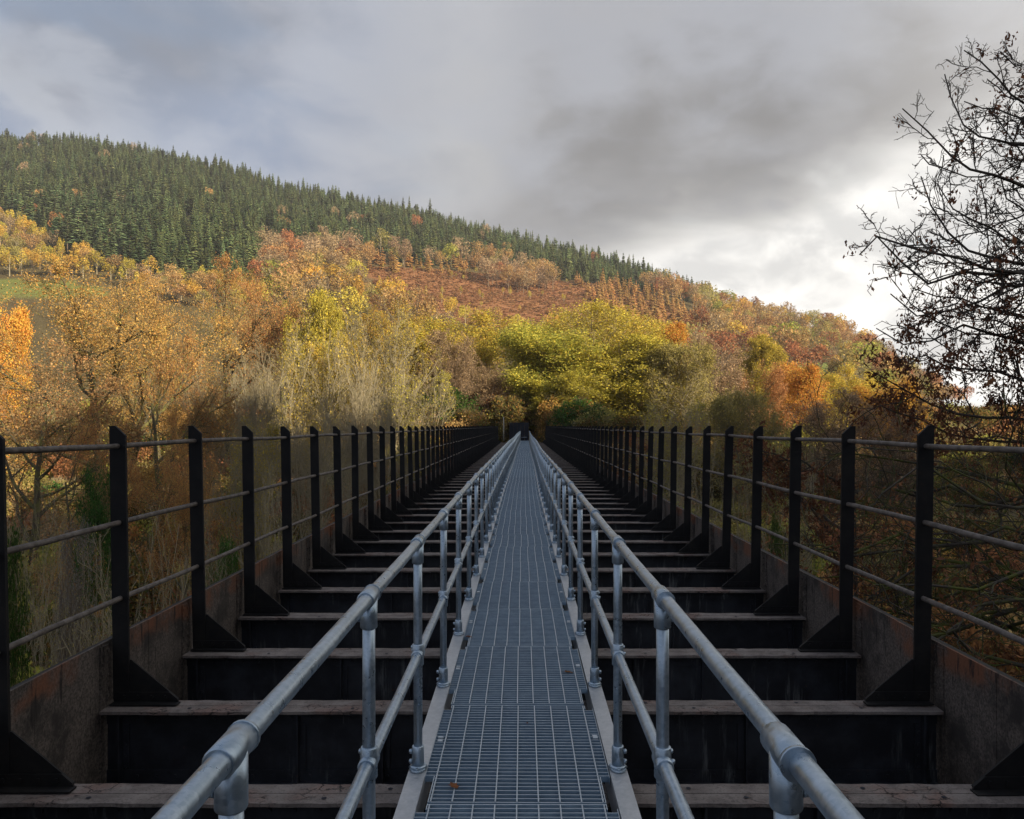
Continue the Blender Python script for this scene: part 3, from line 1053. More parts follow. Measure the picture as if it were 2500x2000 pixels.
PAL = {
    'oak': ([(0.50, 0.275, 0.075), (0.42, 0.205, 0.055), (0.56, 0.35, 0.10), (0.33, 0.21, 0.08), (0.38, 0.30, 0.08)], [4, 3, 4, 2, 1]),
    'tawny': ([(0.40, 0.235, 0.08), (0.45, 0.30, 0.11), (0.31, 0.20, 0.085), (0.43, 0.22, 0.06)], [3, 3, 2, 2]),
    'rust': ([(0.36, 0.13, 0.04), (0.29, 0.11, 0.045), (0.42, 0.17, 0.05)], [3, 2, 2]),
    'orange': ([(0.56, 0.23, 0.035), (0.60, 0.30, 0.045), (0.46, 0.17, 0.035), (0.55, 0.36, 0.05)], [3, 3, 2, 2]),
    'gold': ([(0.60, 0.38, 0.05), (0.55, 0.32, 0.045), (0.56, 0.42, 0.07), (0.44, 0.33, 0.06)], [4, 3, 2, 2]),
    'yellow': ([(0.50, 0.41, 0.055), (0.44, 0.36, 0.055), (0.54, 0.42, 0.05), (0.35, 0.32, 0.055)], [3, 3, 2, 2]),
    'lime': ([(0.33, 0.285, 0.05), (0.38, 0.33, 0.055), (0.24, 0.23, 0.045), (0.44, 0.35, 0.05)], [4, 3, 2, 2]),
    'green': ([(0.17, 0.18, 0.038), (0.23, 0.225, 0.045), (0.29, 0.265, 0.05), (0.12, 0.14, 0.03)], [4, 4, 2, 2]),
    'olive': ([(0.31, 0.275, 0.075), (0.38, 0.33, 0.09), (0.25, 0.225, 0.06), (0.44, 0.35, 0.075)], [4, 3, 3, 1]),
    'ivy': ([(0.045, 0.10, 0.022), (0.075, 0.15, 0.035), (0.035, 0.075, 0.02)], [4, 3, 2]),
    'mauve': ([(0.30, 0.205, 0.115), (0.34, 0.24, 0.14), (0.25, 0.17, 0.10), (0.36, 0.23, 0.10)], [3, 3, 2, 1]),
    'dead': ([(0.115, 0.052, 0.028), (0.085, 0.040, 0.025), (0.15, 0.070, 0.034)], [4, 3, 2]),
    'fluff': ([(0.24, 0.22, 0.19), (0.18, 0.16, 0.14)], [1, 1]),
    'fir': ([(0.060, 0.088, 0.036), (0.042, 0.068, 0.030), (0.085, 0.112, 0.042), (0.11, 0.125, 0.048)], [4, 3, 3, 1]),
    'pine': ([(0.075, 0.115, 0.055), (0.055, 0.09, 0.045), (0.10, 0.135, 0.06)], [4, 3, 2]),
    'larch': ([(0.46, 0.26, 0.075), (0.40, 0.20, 0.06), (0.50, 0.31, 0.09)], [3, 3, 2]),
    'bracken': ([(0.37, 0.175, 0.075), (0.30, 0.135, 0.06), (0.43, 0.23, 0.095), (0.26, 0.14, 0.065)], [3, 3, 2, 2]),
    'scrub': ([(0.13, 0.11, 0.035), (0.09, 0.10, 0.03), (0.20, 0.14, 0.05), (0.24, 0.12, 0.04), (0.30, 0.22, 0.05)], [3, 3, 2, 2, 1]),
}


for k_, (pl_, w_) in PAL.items():
    a_ = np.array(pl_)
    lum = a_ @ np.array([0.3, 0.6, 0.1])
    f_ = {'oak': 0.08, 'tawny': 0.22, 'rust': 0.30, 'mauve': 0.25, 'olive': 0.15, 'gold': 0.10, 'orange': 0.10, 'larch': 0.22, 'bracken': 0.22, 'yellow': 0.08}.get(k_, 0.0)
    tgt = lum[:, None] * np.array([1.22, 1.0, 0.62])
    PAL[k_] = ((a_ * (1 - f_) + tgt * f_) * {'tawny': 1.1, 'mauve': 1.15, 'fir': 1.45, 'pine': 1.4, 'dead': 1.7, 'rust': 1.1, 'green': 1.6, 'lime': 1.45}.get(k_, 1.0), w_)


def broad_tree(seed, H=18.0, W=7.0, trunk_h=0.35, limbs=7, bark='oak_bark', pal='oak', leaf_n=6, leaf_size=0.16, stems=1, upright=0.0, twig=(9, 7, 4),
               trop=(0.5, 0.35, 0.2, 0.1), spread=0.16, ang=52, up_bias=0.4, trunk_r=0.32, leaf_levels=(3, 4), curl=0.12, low=0.30, rtip=0.006, pal2=None, pal2_w=0.0, reach=1.5):
    """prototype meshes (trunk with limbs and twigs, leaves) of a broad-leaved tree of height H and crown radius W standing on z = 0"""
    r = np.random.default_rng(seed)
    trunks, tr = [], []
    for s in range(stems):
        lean = r.normal(0, 0.05 + 0.10 * (stems > 1), 2)
        bx, by = (r.normal(0, 0.5, 2) if stems > 1 else (0, 0))
        hh = H * (0.78 if stems == 1 else r.uniform(0.66, 0.9))
        zz = np.linspace(-0.8, hh, 9)
        wob = np.cumsum(r.normal(0, 0.10 if stems == 1 else 0.16, (9, 2)), axis=0)
        pts = np.stack([bx + lean[0] * zz + wob[:, 0], by + lean[1] * zz + wob[:, 1], zz], 1)
        trunks.append(pts)
        r0 = trunk_r * (1.0 if stems == 1 else r.uniform(0.35, 0.6))
        tr.append(r0 * np.linspace(1.15, 0.22, 9))
    P0, R0 = np.array(trunks), np.array(tr)
    zc = H * (low + (1 - low) * 0.52)
    env = (np.array([0, 0, zc]), np.array([W, W, (H - H * low) * 0.52]))
    P1, R1 = branch_children(r, P0, R0, limbs, trunk_h, 1.0, ang, 9, (W / H) * reach, 0.18, 0.25 if upright < 0.5 else 0.5, trop[0], curl, 8, 0.72, 0.035, env)
    P2, R2 = branch_children(r, P1, R1, twig[0], 0.18, 1.0, 46, 12, 0.52, 0.25, 0.35, trop[1], curl * 1.1, 6, 0.62, 0.014, env)
    P3, R3 = branch_children(r, P2, R2, twig[1], 0.15, 1.0, 44, 14, 0.46, 0.25, 0.3, trop[2], curl * 1.2, 5, 0.6, rtip * 1.3, env)
    P4, R4 = branch_children(r, P3, R3, twig[2], 0.2, 1.0, 42, 14, 0.55, 0.3, 0.3, trop[3], curl * 1.2, 2, 0.7, rtip, None, 0.25)
    V, Fq = join_tubes([(P0, R0, 8), (P1, R1, 6), (P2, R2, 4)])
    V2, F2 = join_tubes([(P3, R3, 3), (P4, R4, 3)])
    wood = make_mesh('trunk', np.concatenate([V, V2]), quads=np.concatenate([Fq, F2 + len(V)]), shade=True, mat_idx=[0] * len(Fq) + [1] * len(F2))
    wood.materials.append(M[bark])
    wood.materials.append(M[{'oak_bark': 'oak_twig', 'brown_bark': 'gold_twig' if pal in ('yellow', 'gold') else 'brown_bark'}.get(bark, bark)])
    crown = None
    if leaf_n:
        parts = []
        if 4 in leaf_levels: parts.append(P4)
        palette, wts = PAL[pal]
        if pal2:
            p2, w2 = PAL[pal2]
            palette = list(palette) + list(p2)
            wts = [w * (1 - pal2_w) / sum(wts) for w in wts] + [w * pal2_w / sum(w2) for w in w2]
        keep = r.random(len(P4)) < 1.0
        LV, LF, LC = leaves_on(r, P4[keep], leaf_n, 0.25, spread, leaf_size, 0.25, palette, wts, up_bias, 0.65)
        crown = make_mesh('crown', LV, quads=LF, col=LC)
        crown.materials.append(M['leaf'])
    return wood, crown, H, W


def count_tris(me):
    return sum(len(p.vertices) - 2 for p in me.polygons)


print('building tree prototypes')
PROTO = {}
PROTO['oak1'] = broad_tree(101, 22, 8.6, 0.42, 10, 'oak_bark', 'oak', 13, 0.105, twig=(9, 7, 4), trunk_r=0.46, ang=60, spread=0.27, curl=0.17)
PROTO['oak2'] = broad_tree(102, 19, 8.0, 0.36, 10, 'oak_bark', 'oak', 14, 0.10, twig=(8, 7, 4), trunk_r=0.42, ang=64, spread=0.26, curl=0.18, pal2='rust', pal2_w=0.3)
PROTO['tawny'] = broad_tree(103, 24, 7.2, 0.42, 10, 'oak_bark', 'tawny', 9, 0.135, twig=(8, 7, 4), trunk_r=0.36, spread=0.30)
PROTO['rust'] = broad_tree(104, 24, 7.0, 0.42, 10, 'oak_bark', 'rust', 8, 0.22, twig=(8, 7, 4), trunk_r=0.36, spread=0.32)
PROTO['ash1'] = broad_tree(105, 22, 5.2, 0.35, 10, 'ash_bark', 'tawny', 0, twig=(7, 5, 4), trunk_r=0.26, stems=6, ang=30, trop=(1.1, 0.9, 0.7, 0.5), upright=1, curl=0.10, rtip=0.026)
PROTO['ash2'] = broad_tree(106, 22, 5.8, 0.35, 10, 'ash_bark', 'yellow', 1, 0.16, twig=(7, 5, 4), trunk_r=0.28, stems=5, ang=34, trop=(1.0, 0.8, 0.6, 0.4), upright=1, curl=0.11, rtip=0.026)
PROTO['brown'] = broad_tree(107, 18, 5.4, 0.28, 10, 'brown_bark', 'mauve', 2, 0.16, twig=(8, 6, 4), trunk_r=0.22, stems=4, ang=34, trop=(0.9, 0.7, 0.5, 0.3), upright=1, curl=0.12, rtip=0.022)
PROTO['gold'] = broad_tree(108, 23, 6.2, 0.35, 10, 'brown_bark', 'yellow', 9, 0.22, twig=(8, 6, 4), trunk_r=0.28, stems=3, ang=42, spread=0.38, trop=(0.8, 0.6, 0.4, 0.2), pal2='gold', pal2_w=0.5)
PROTO['green'] = broad_tree(109, 22, 6.8, 0.28, 11, 'oak_bark', 'green', 13, 0.20, twig=(8, 6, 4), trunk_r=0.32, stems=3, ang=46, spread=0.55, trop=(0.7, 0.5, 0.3, 0.1), pal2='lime', pal2_w=0.35)
PROTO['lime'] = broad_tree(110, 22, 6.4, 0.28, 10, 'ash_bark', 'lime', 9, 0.22, twig=(8, 6, 4), trunk_r=0.28, stems=4, ang=40, spread=0.38, trop=(0.9, 0.6, 0.4, 0.2), pal2='yellow', pal2_w=0.3)
PROTO['lime2'] = broad_tree(116, 22, 7.4, 0.30, 12, 'ash_bark', 'lime', 10, 0.18, twig=(7, 5, 4), trunk_r=0.34, stems=3, ang=46, spread=0.50, trop=(0.8, 0.5, 0.3, 0.1), pal2='yellow', pal2_w=0.25)
PROTO['olive'] = broad_tree(111, 18, 6.0, 0.25, 10, 'ash_bark', 'olive', 4, 0.19, twig=(8, 6, 4), trunk_r=0.24, stems=4, ang=38, spread=0.32, trop=(0.9, 0.7, 0.5, 0.3), curl=0.12)
PROTO['orange'] = broad_tree(112, 21, 6.4, 0.35, 10, 'oak_bark', 'orange', 15, 0.185, twig=(8, 6, 4), trunk_r=0.3, stems=2, ang=50, spread=0.40, trop=(0.6, 0.4, 0.3, 0.1), pal2='gold', pal2_w=0.3)
PROTO['holly'] = broad_tree(113, 9, 3.6, 0.15, 8, 'oak_bark', 'ivy', 9, 0.11, twig=(6, 5, 4), trunk_r=0.14, stems=3, ang=44, spread=0.16, trop=(0.6, 0.4, 0.3, 0.1), low=0.05)
PROTO['whip'] = broad_tree(114, 11, 4.6, 0.20, 8, 'ash_bark', 'olive', 1, 0.07, twig=(5, 4, 2), trunk_r=0.13, stems=4, ang=38, trop=(0.9, 0.7, 1.0, 1.0), upright=1, curl=0.18, rtip=0.013, low=0.1)
PROTO['fluff'] = broad_tree(115, 10, 3.6, 0.20, 8, 'brown_bark', 'fluff', 5, 0.09, twig=(6, 4, 4), trunk_r=0.12, stems=5, ang=40, trop=(0.6, 0.2, -0.4, -0.4), curl=0.2, rtip=0.006, low=0.1, spread=0.12)


def place_tree(name, proto, mx, my, Y, wmv, label, group=None, rot=None, seed=0, cat='tree', squash=1.0):
    """stand a tree so that its top and spread fall where the photograph has them at distance Y"""
    wood, crown, H, W = PROTO[proto]
    r = np.random.default_rng(5000 + seed)
    top = mv(mx, my, Y)
    zg = float(terrain(top[0], Y))
    h = top[2] - zg
    w = wmv / 0.8624 / F_PX * Y / 2
    t = empty(name, (top[0], Y, zg), r.uniform(0, 2 * PI) if rot is None else rot, (w / W * squash, w / W * squash, h / H * 1.02))
    tag(t, label, cat, group)
    link('trunk', wood, None, t)
    if crown is not None:
        link('crown', crown, None, t)
    return t


TREES = [
    # name, proto, mv x, mv top y, distance, mv width, label
    ('oak_tree', 'oak1', 225, 592, 60, 600, 'large spreading oak with orange-brown leaves and mossy limbs, behind the left fence'),
    ('oak_tree', 'tawny', 40, 735, 44, 470, 'low tawny oak in front of the large spreading oak at the picture\'s left edge'),
    ('oak_tree', 'oak2', 355, 735, 52, 330, 'rust-orange oak with long dark side limb between the large oak and the bare ash'),
    ('oak_tree', 'oak2', 170, 885, 36, 240, 'half-shaded orange oak showing between the first two left fence posts'),
    ('maple_tree', 'orange', -30, 602, 92, 170, 'bright golden-orange maple cut by the left edge above the oaks'),
    ('oak_tree', 'oak2', 495, 572, 108, 310, 'round orange oak rising behind the large oak, dark fork in its crown'),
    ('oak_tree', 'tawny', 610, 600, 122, 270, 'tawny oak thinning to bare twigs next to the round orange one'),
    ('oak_tree', 'oak1', 335, 592, 100, 320, 'pale orange oak peeping over the right shoulder of the large spreading oak'),
    ('maple_tree', 'lime', 665, 640, 104, 150, 'yellow-green maple behind the pale bare ash stems'),
    ('ash_tree', 'ash1', 560, 690, 66, 190, 'bare ash with bundled pale upright twigs, left of the broad bare one'),
    ('ash_tree', 'ash2', 645, 672, 74, 200, 'bare ash with fine cream twigs in front of the yellow-green maple'),
    ('ash_tree', 'ash1', 468, 745, 56, 170, 'bare many-stemmed ash right beside the rust-orange oak'),
    ('ash_tree', 'ash2', 815, 628, 88, 230, 'tall broad bare ash with fan of pale twigs left of the golden tree'),
    ('ash_tree', 'ash1', 740, 700, 72, 170, 'slender bare ash between the two broad bare ones, yellow leaves behind'),
    ('maple_tree', 'gold', 735, 705, 96, 170, 'half-bare yellow maple glowing behind bare ash stems'),
    ('maple_tree', 'gold', 1005, 662, 116, 270, 'tall golden-yellow maple left of the gap above the walkway'),
    ('maple_tree', 'gold', 915, 672, 108, 240, 'golden-brown maple beside the tall bare ash'),
    ('ash_tree', 'brown', 945, 705, 97, 170, 'bare pinkish-stemmed thicket tree in front of the golden maple'),
    ('ash_tree', 'ash2', 870, 760, 82, 190, 'low bare ash with grey twigs above the left fence\'s far posts'),
    ('ash_tree', 'brown', 1030, 770, 100, 140, 'brown bare tree closest to the left side of the walkway\'s end'),
    ('lime_tree', 'green', 1165, 688, 103, 280, 'full dark green rounded tree right of the walkway\'s end'),
    ('lime_tree', 'lime2', 1250, 660, 106, 320, 'tallest light green tree behind the dark green rounded one'),
    ('willow_tree', 'lime', 1325, 722, 100, 270, 'olive-yellow feathery tree with bare stems standing out, right of the green ones'),
    ('maple_tree', 'orange', 1362, 662, 136, 190, 'glowing orange-yellow maple behind the green trees'),
    ('willow_tree', 'lime', 1225, 775, 98, 190, 'yellow-leaved low tree in front of the tall light green one'),
    ('willow_tree', 'olive', 1440, 735, 96, 200, 'half-bare olive tree right of the orange-yellow maple'),
    ('ash_tree', 'brown', 1530, 748, 108, 200, 'reddish-brown bare tree between the olive and the yellow-green one'),
    ('maple_tree', 'lime', 1598, 722, 132, 120, 'small yellow-green maple sticking up on the right before the hill'),
    ('maple_tree', 'orange', 1680, 752, 118, 165, 'vivid orange maple in the right middle of the wood'),
    ('maple_tree', 'gold', 1775, 772, 126, 150, 'amber-yellow maple to the right of the vivid orange one'),
    ('beech_tree', 'rust', 1610, 775, 110, 130, 'copper beech between the yellow-green and the vivid orange maples'),
    ('ash_tree', 'brown', 1745, 832, 88, 230, 'hazy brown bare tree above the right fence beside the dark near tree'),
    ('ash_tree', 'olive', 1570, 838, 82, 190, 'grey-olive bare tree behind the right fence, below the reddish-brown one'),
    ('ash_tree', 'ash2', 1405, 825, 80, 190, 'bare grey-stemmed ash rising just behind the right fence\'s middle posts'),
    ('maple_tree', 'orange', 1870, 790, 112, 160, 'orange maple mostly hidden behind the dark near tree'),
    ('ash_tree', 'brown', 1900, 850, 80, 240, 'brown leafless tree glimpsed through the dark near tree'),
    ('willow_tree', 'green', 1120, 800, 100, 120, 'small green tree overhanging the dark steel barrier'),
    ('ash_tree', 'ash1', 640, 800, 56, 180, 'bare ash filling the space over the fourth and fifth left fence posts'),
    ('ash_tree', 'ash1', 760, 800, 64, 170, 'bare ash over the sixth and seventh left fence posts'),
    ('ash_tree', 'ash2', 530, 860, 42, 170, 'shaded bare ash crossing behind the third left fence post'),
    ('oak_tree', 'oak2', 390, 900, 38, 170, 'shaded orange-leaved oak behind the second left fence post'),
    ('maple_tree', 'gold', 1760, 790, 150, 140, 'amber tree behind the hazy brown bare one'),
    ('ash_tree', 'ash2', 480, 600, 135, 150, 'bare cream-twigged tree behind the round orange oak'),
    ('maple_tree', 'gold', 830, 640, 140, 150, 'yellow tree behind the tall broad bare ash'),
    ('ash_tree', 'brown', 1460, 715, 150, 140, 'brown twiggy tree behind the half-bare olive one'),
]
for i, (nm, pr, x, y, Y, w, lab) in enumerate(TREES):
    place_tree(nm, pr, x, y, Y, w, lab, 'trees in the wood beyond the viaduct', seed=i)
print('trees placed')

# ------------------------------------------------------------------ shrubs close to the viaduct on the left
for i, (nm, pr, x, y, Y, w, lab) in enumerate([
    ('holly_bush', 'holly', 5, 1165, 15.5, 130, 'bright green leafy bush at the left edge low behind the fence'),
    ('hazel_shrub', 'whip', 300, 1085, 21, 330, 'tangle of pale curving bare stems between the first and second left posts'),
    ('hazel_shrub', 'whip', 420, 1110, 25, 260, 'pale bare stems low behind the second and third left posts'),
    ('hazel_shrub', 'whip', 60, 1035, 27, 190, 'bare forked shrub with pale twigs left of the first whole left post'),
    ('clematis_tangle', 'fluff', 170, 1115, 24, 110, 'grey fluffy seed heads over a shrub beside the first whole left post'),
    ('hawthorn_bush', 'holly', 470, 1155, 26, 90, 'green bush in the gap between the second and third left posts'),
    ('hawthorn_bush', 'holly', 205, 1010, 34, 120, 'dark green bush under the half-shaded orange oak'),
    ('hazel_shrub', 'whip', 560, 1000, 32, 220, 'grey bare stems behind the third and fourth left posts'),
    ('hazel_shrub', 'whip', 150, 1200, 18, 250, 'low bare stems just above the rusty girder at the left'),
    ('hazel_shrub', 'whip', 700, 930, 45, 200, 'thin bare stems behind the fifth and sixth left posts'),
    ('hazel_shrub', 'whip', 1480, 905, 42, 200, 'pale thin stems behind the middle of the right fence'),
    ('hazel_shrub', 'whip', 1600, 960, 30, 220, 'bare greyish stems behind the fourth right post from the edge'),
    ('hawthorn_bush', 'holly', 1640, 1110, 27, 60, 'small green ivy bush seen low through the right fence'),
    ('hazel_shrub', 'whip', 1720, 980, 26, 240, 'bare olive stems behind the third right post from the edge'),
]):
    place_tree(nm, pr, x, y, Y, w, lab, 'shrubs beside the viaduct', seed=200 + i, cat='shrub')


# ------------------------------------------------------------------ the dark leafless trees close on the right
def c7(cx, cy, Y):
    return px(1600 + cx / 1.7244, 100 + cy / 1.7244, Y)


def limb_tree(name, label, seed, base, trunk_pts, trunk_r, limbs, bark, levels, rtip, seeds_fn=None, pal='dead', seed_size=0.085, wiggle=0.035):
    r = np.random.default_rng(seed)
    base = np.array(base, float)
    P0 = np.array([resample(trunk_pts, 9)]); R0 = np.array([trunk_r * np.linspace(1.1, 0.35, 9)])
    P1, R1 = [], []
    for pts, r0, r1 in limbs:
        p = resample(pts, 12)
        p[1:-1] += r.normal(0, wiggle, (10, 3))
        P1.append(p); R1.append(1.35 * (r0 + (r1 - r0) * np.linspace(0, 1, 12) ** 0.6))
    P1, R1 = np.array(P1), np.array(R1)
    parts = [(P0, R0, 8), (P1, R1, 6)]
    P, R = P1, R1
    tips = []
    for k, lv in enumerate(levels):
        P, R = branch_children(r, P, R, **lv, rtip=rtip * (1.6 if k == 0 else 1.0))
        parts.append((P, R, 4 if k == 0 else 3))
        tips.append(P)
    V, Fq = join_tubes(parts)
    t = empty(name, tuple(base))
    me = make_mesh('trunk', V - base, quads=Fq, shade=True); me.materials.append(M[bark])
    link('trunk', me, None, t)
    if seeds_fn is not None:
        c = []
        for P in tips[-2:]:
            tip = P[:, -1]
            keep = r.random(len(tip)) < seeds_fn(tip)
            c.append(tip[keep])
        c = np.concatenate(c)
        c = np.repeat(c, 8, axis=0)
        c = c + r.normal(size=c.shape) * np.array([0.065, 0.065, 0.085]) - np.array([0, 0, 0.05])
        pl, w = PAL[pal]
        LV, LF, LC = leaf_quads(r, c, seed_size, 0.3, pl, w, 0.0, 0.42, 0.9)
        cm = make_mesh('crown', LV - base, quads=LF, col=LC); cm.materials.append(M['dead_leaf'])
        link('crown', cm, None, t)
    tag(t, label, 'tree')
    return t


TX, TY = 13.0, 17.0
zg = float(terrain(TX, TY))
trunk = [(TX + 0.3, TY, zg - 0.5), (TX, TY, -6), (TX - 0.15, TY, -1), (TX + 0.1, TY, 3.5), (TX + 0.3, TY, 7.5), (TX + 0.2, TY, 10.5)]


def from_trunk(z, pts):
    return [(TX, TY, z)] + [tuple(p) for p in pts]


L = [
    (from_trunk(6.0, [c7(1640, 360, 16.5), c7(1552, 275, 16), c7(1460, 205, 15.7), c7(1400, 110, 15.5), c7(1300, 40, 15.3)]), 0.05, 0.008),
    (from_trunk(6.6, [c7(1650, 190, 16.5), c7(1552, 110, 16.2), c7(1500, 95, 16), c7(1452, 45, 16)]), 0.04, 0.008),
    (from_trunk(3.4, [c7(1650, 640, 16.6), c7(1552, 612, 16.2), c7(1350, 550, 15.6), c7(1260, 490, 15.3), c7(1210, 430, 15.2), c7(1100, 322, 15), c7(1040, 285, 15)]), 0.06, 0.008),
    (from_trunk(4.6, [c7(1650, 470, 17), c7(1552, 440, 16.8), c7(1380, 420, 16.4), c7(1290, 340, 16.2), c7(1240, 275, 16), c7(1218, 140, 16)]), 0.045, 0.008),
    (from_trunk(5.2, [c7(1650, 340, 17.4), c7(1552, 325, 17), c7(1450, 300, 16.8), c7(1370, 280, 16.5), c7(1300, 255, 16.5)]), 0.035, 0.008),
    (from_trunk(1.6, [c7(1650, 960, 16.5), c7(1552, 950, 16), c7(1350, 900, 15.3), c7(1260, 850, 15), c7(1190, 770, 14.8), c7(1150, 690, 14.8), c7(1100, 655, 14.7), c7(1118, 570, 14.7)]), 0.06, 0.008),
    (from_trunk(2.2, [c7(1650, 880, 17), c7(1552, 850, 16.6), c7(1420, 800, 16.2), c7(1360, 750, 16), c7(1250, 720, 15.8), c7(1185, 600, 15.6)]), 0.045, 0.008),
    (from_trunk(1.2, [c7(1650, 985, 15.5), c7(1552, 968, 15), c7(1330, 942, 14.5), c7(1130, 880, 14.2), c7(1010, 830, 14), c7(890, 782, 14), c7(860, 900, 14)]), 0.06, 0.009),
    (from_trunk(1.0, [c7(1650, 960, 16), c7(1552, 965, 15.6), c7(1400, 968, 15.2), c7(1290, 975, 15), c7(1170, 1010, 14.8), c7(1100, 955, 14.6), c7(980, 905, 14.5), c7(930, 820, 14.5)]), 0.075, 0.009),
    (from_trunk(0.6, [c7(1650, 1020, 16.2), c7(1500, 1010, 15.8), c7(1420, 1075, 15.5), c7(1300, 1130, 15.3), c7(1100, 1145, 15), c7(990, 1065, 15)]), 0.06, 0.008),
    (from_trunk(-0.4, [c7(1650, 1300, 17), c7(1480, 1250, 16.5), c7(1300, 1190, 16.2), c7(1150, 1260, 16), c7(1020, 1290, 16), c7(930, 1210, 16)]), 0.06, 0.008),
    (from_trunk(0.2, [c7(1600, 1180, 17.5), c7(1450, 1150, 17), c7(1330, 1100, 16.8), c7(1200, 1080, 16.5), c7(1080, 1040, 16.5)]), 0.05, 0.008),
    (from_trunk(-1.4, [c7(1650, 1480, 17), c7(1500, 1420, 16.6), c7(1300, 1400, 16.3), c7(1150, 1340, 16), c7(1000, 1350, 16)]), 0.06, 0.008),
    (from_trunk(-2.2, [c7(1650, 1620, 17), c7(1450, 1600, 16.5), c7(1250, 1560, 16.2), c7(1100, 1480, 16), c7(980, 1440, 16), c7(910, 1390, 16)]), 0.07, 0.008),
    (from_trunk(-3.0, [c7(1650, 1700, 18), c7(1400, 1680, 17.5), c7(1200, 1640, 17), c7(1000, 1560, 16.8), c7(880, 1500, 16.6)]), 0.06, 0.008),
    (from_trunk(2.8, [c7(1650, 760, 17.6), c7(1560, 720, 17.4), c7(1480, 660, 17), c7(1440, 560, 17), c7(1400, 500, 17)]), 0.04, 0.008),
    (from_trunk(4.0, [c7(1640, 540, 17.8), c7(1540, 480, 17.6), c7(1480, 400, 17.4), c7(1440, 330, 17.4)]), 0.035, 0.008),
]
lv = [dict(m=14, t0=0.22, t1=0.98, ang=52, ang_sd=15, ln=0.23, ln_sd=0.38, taper=0.66, trop=0.45, curl=0.20, npts=7, rr=0.55),
      dict(m=7, t0=0.15, t1=1.0, ang=50, ang_sd=16, ln=0.42, ln_sd=0.35, taper=0.3, trop=0.35, curl=0.28, npts=5, rr=0.7),
      dict(m=3, t0=0.3, t1=1.0, ang=46, ang_sd=16, ln=0.42, ln_sd=0.3, taper=0.2, trop=-0.3, curl=0.30, npts=4, rr=0.8, lenmin=0.06)]


def key_density(p):
    zz = smooth((3.6 - p[:, 2]) / 4.5)
    xx = smooth((p[:, 0] - 5.2) / 3.2)
    return 0.05 + 0.85 * zz * (0.28 + 0.72 * xx)


limb_tree('sycamore_tree', 'dark leafless tree hung with brown seed clusters, reaching in from the right edge', 301,
          (TX, TY, zg), trunk, 0.30, L, 'dark_bark', lv, 0.0075, key_density)

r = np.random.default_rng(77)
L = []
bx_, by_ = 12.5, 14.0
for k in range(34):
    z0 = r.uniform(-8.0, -0.5)
    yy = r.uniform(11.5, 19)
    xe = max(r.uniform(4.3, 7.5), 3.6)
    z1 = z0 + r.uniform(-0.8, 1.2)
    L.append(([(bx_, by_, z0 - 0.6), (10.5, 0.5 * (by_ + yy), z0 + r.normal(0, 0.3)), (8.6, yy, 0.5 * (z0 + z1) + r.normal(0, 0.3)), (xe, yy + r.normal(0, 0.8), z1)], 0.075, 0.010))
zg2 = float(terrain(bx_, by_))
lv2 = [dict(m=10, t0=0.15, t1=1.0, ang=55, ang_sd=22, ln=0.26, ln_sd=0.35, taper=0.3, trop=0.35, curl=0.36, npts=7, rr=0.5),
       dict(m=6, t0=0.15, t1=1.0, ang=48, ang_sd=16, ln=0.42, ln_sd=0.35, taper=0.3, trop=0.2, curl=0.28, npts=5, rr=0.6),
       dict(m=2, t0=0.3, t1=1.0, ang=46, ang_sd=16, ln=0.45, ln_sd=0.3, taper=0.2, trop=0.0, curl=0.30, npts=3, rr=0.8, lenmin=0.06)]
limb_tree('mossy_tree', 'thicket of dark moss-grown branches behind the right fence, below the rails', 302, (bx_, by_, zg2),
          [(bx_, by_, zg2 - 0.5), (bx_, by_, -7), (bx_ - 0.2, by_, -3), (bx_, by_, 0.2)], 0.26, L, 'mossy_bark', lv2, 0.006,
          lambda p: 0.16 * np.ones(len(p)), wiggle=0.16)
L = []
bx_, by_ = 7.6, 18.5
zg3 = float(terrain(bx_, by_))
for k in range(12):
    a = r.uniform(0, 2 * PI); z0 = r.uniform(-6.5, -1.2)
    e = np.array([bx_ + 2.6 * math.cos(a), by_ + 2.6 * math.sin(a), z0 + r.uniform(0.6, 2.0)])
    e[0] = max(e[0], 3.9)
    e[2] = min(e[2], -0.15)
    L.append(([(bx_, by_, z0 - 0.3), tuple(0.5 * (np.array([bx_, by_, z0]) + e)), tuple(e)], 0.04, 0.008))
limb_tree('beech_sapling', 'young tree keeping its withered brown leaves, behind the second and third right posts', 303, (bx_, by_, zg3),
          [(bx_, by_, zg3 - 0.5), (bx_, by_, -6), (bx_ - 0.1, by_, -1.4)], 0.09, L, 'dark_bark', lv2, 0.006, lambda p: 0.6 * np.ones(len(p)), seed_size=0.10)

# ------------------------------------------------------------------ distant trees
def join_meshes(name, blocks):
    """blocks: (verts, quads, tris, colours, material)"""
    V, Q, T, C, mi_q, mi_t, mats, k = [], [], [], [], [], [], [], 0
    for v, q, t, c, m in blocks:
        if m not in mats: mats.append(m)
        V.append(v); C.append(np.broadcast_to(c, (len(v), 3)))
        if q is not None: Q.append(np.asarray(q) + k); mi_q += [mats.index(m)] * len(q)
        if t is not None: T.append(np.asarray(t) + k); mi_t += [mats.index(m)] * len(t)
        k += len(v)
    me = make_mesh(name, np.concatenate(V), np.concatenate(Q) if Q else None, np.concatenate(T) if T else None, None, np.concatenate(C), False, mi_q + mi_t)
    for m in mats: me.materials.append(M[m])
    return me


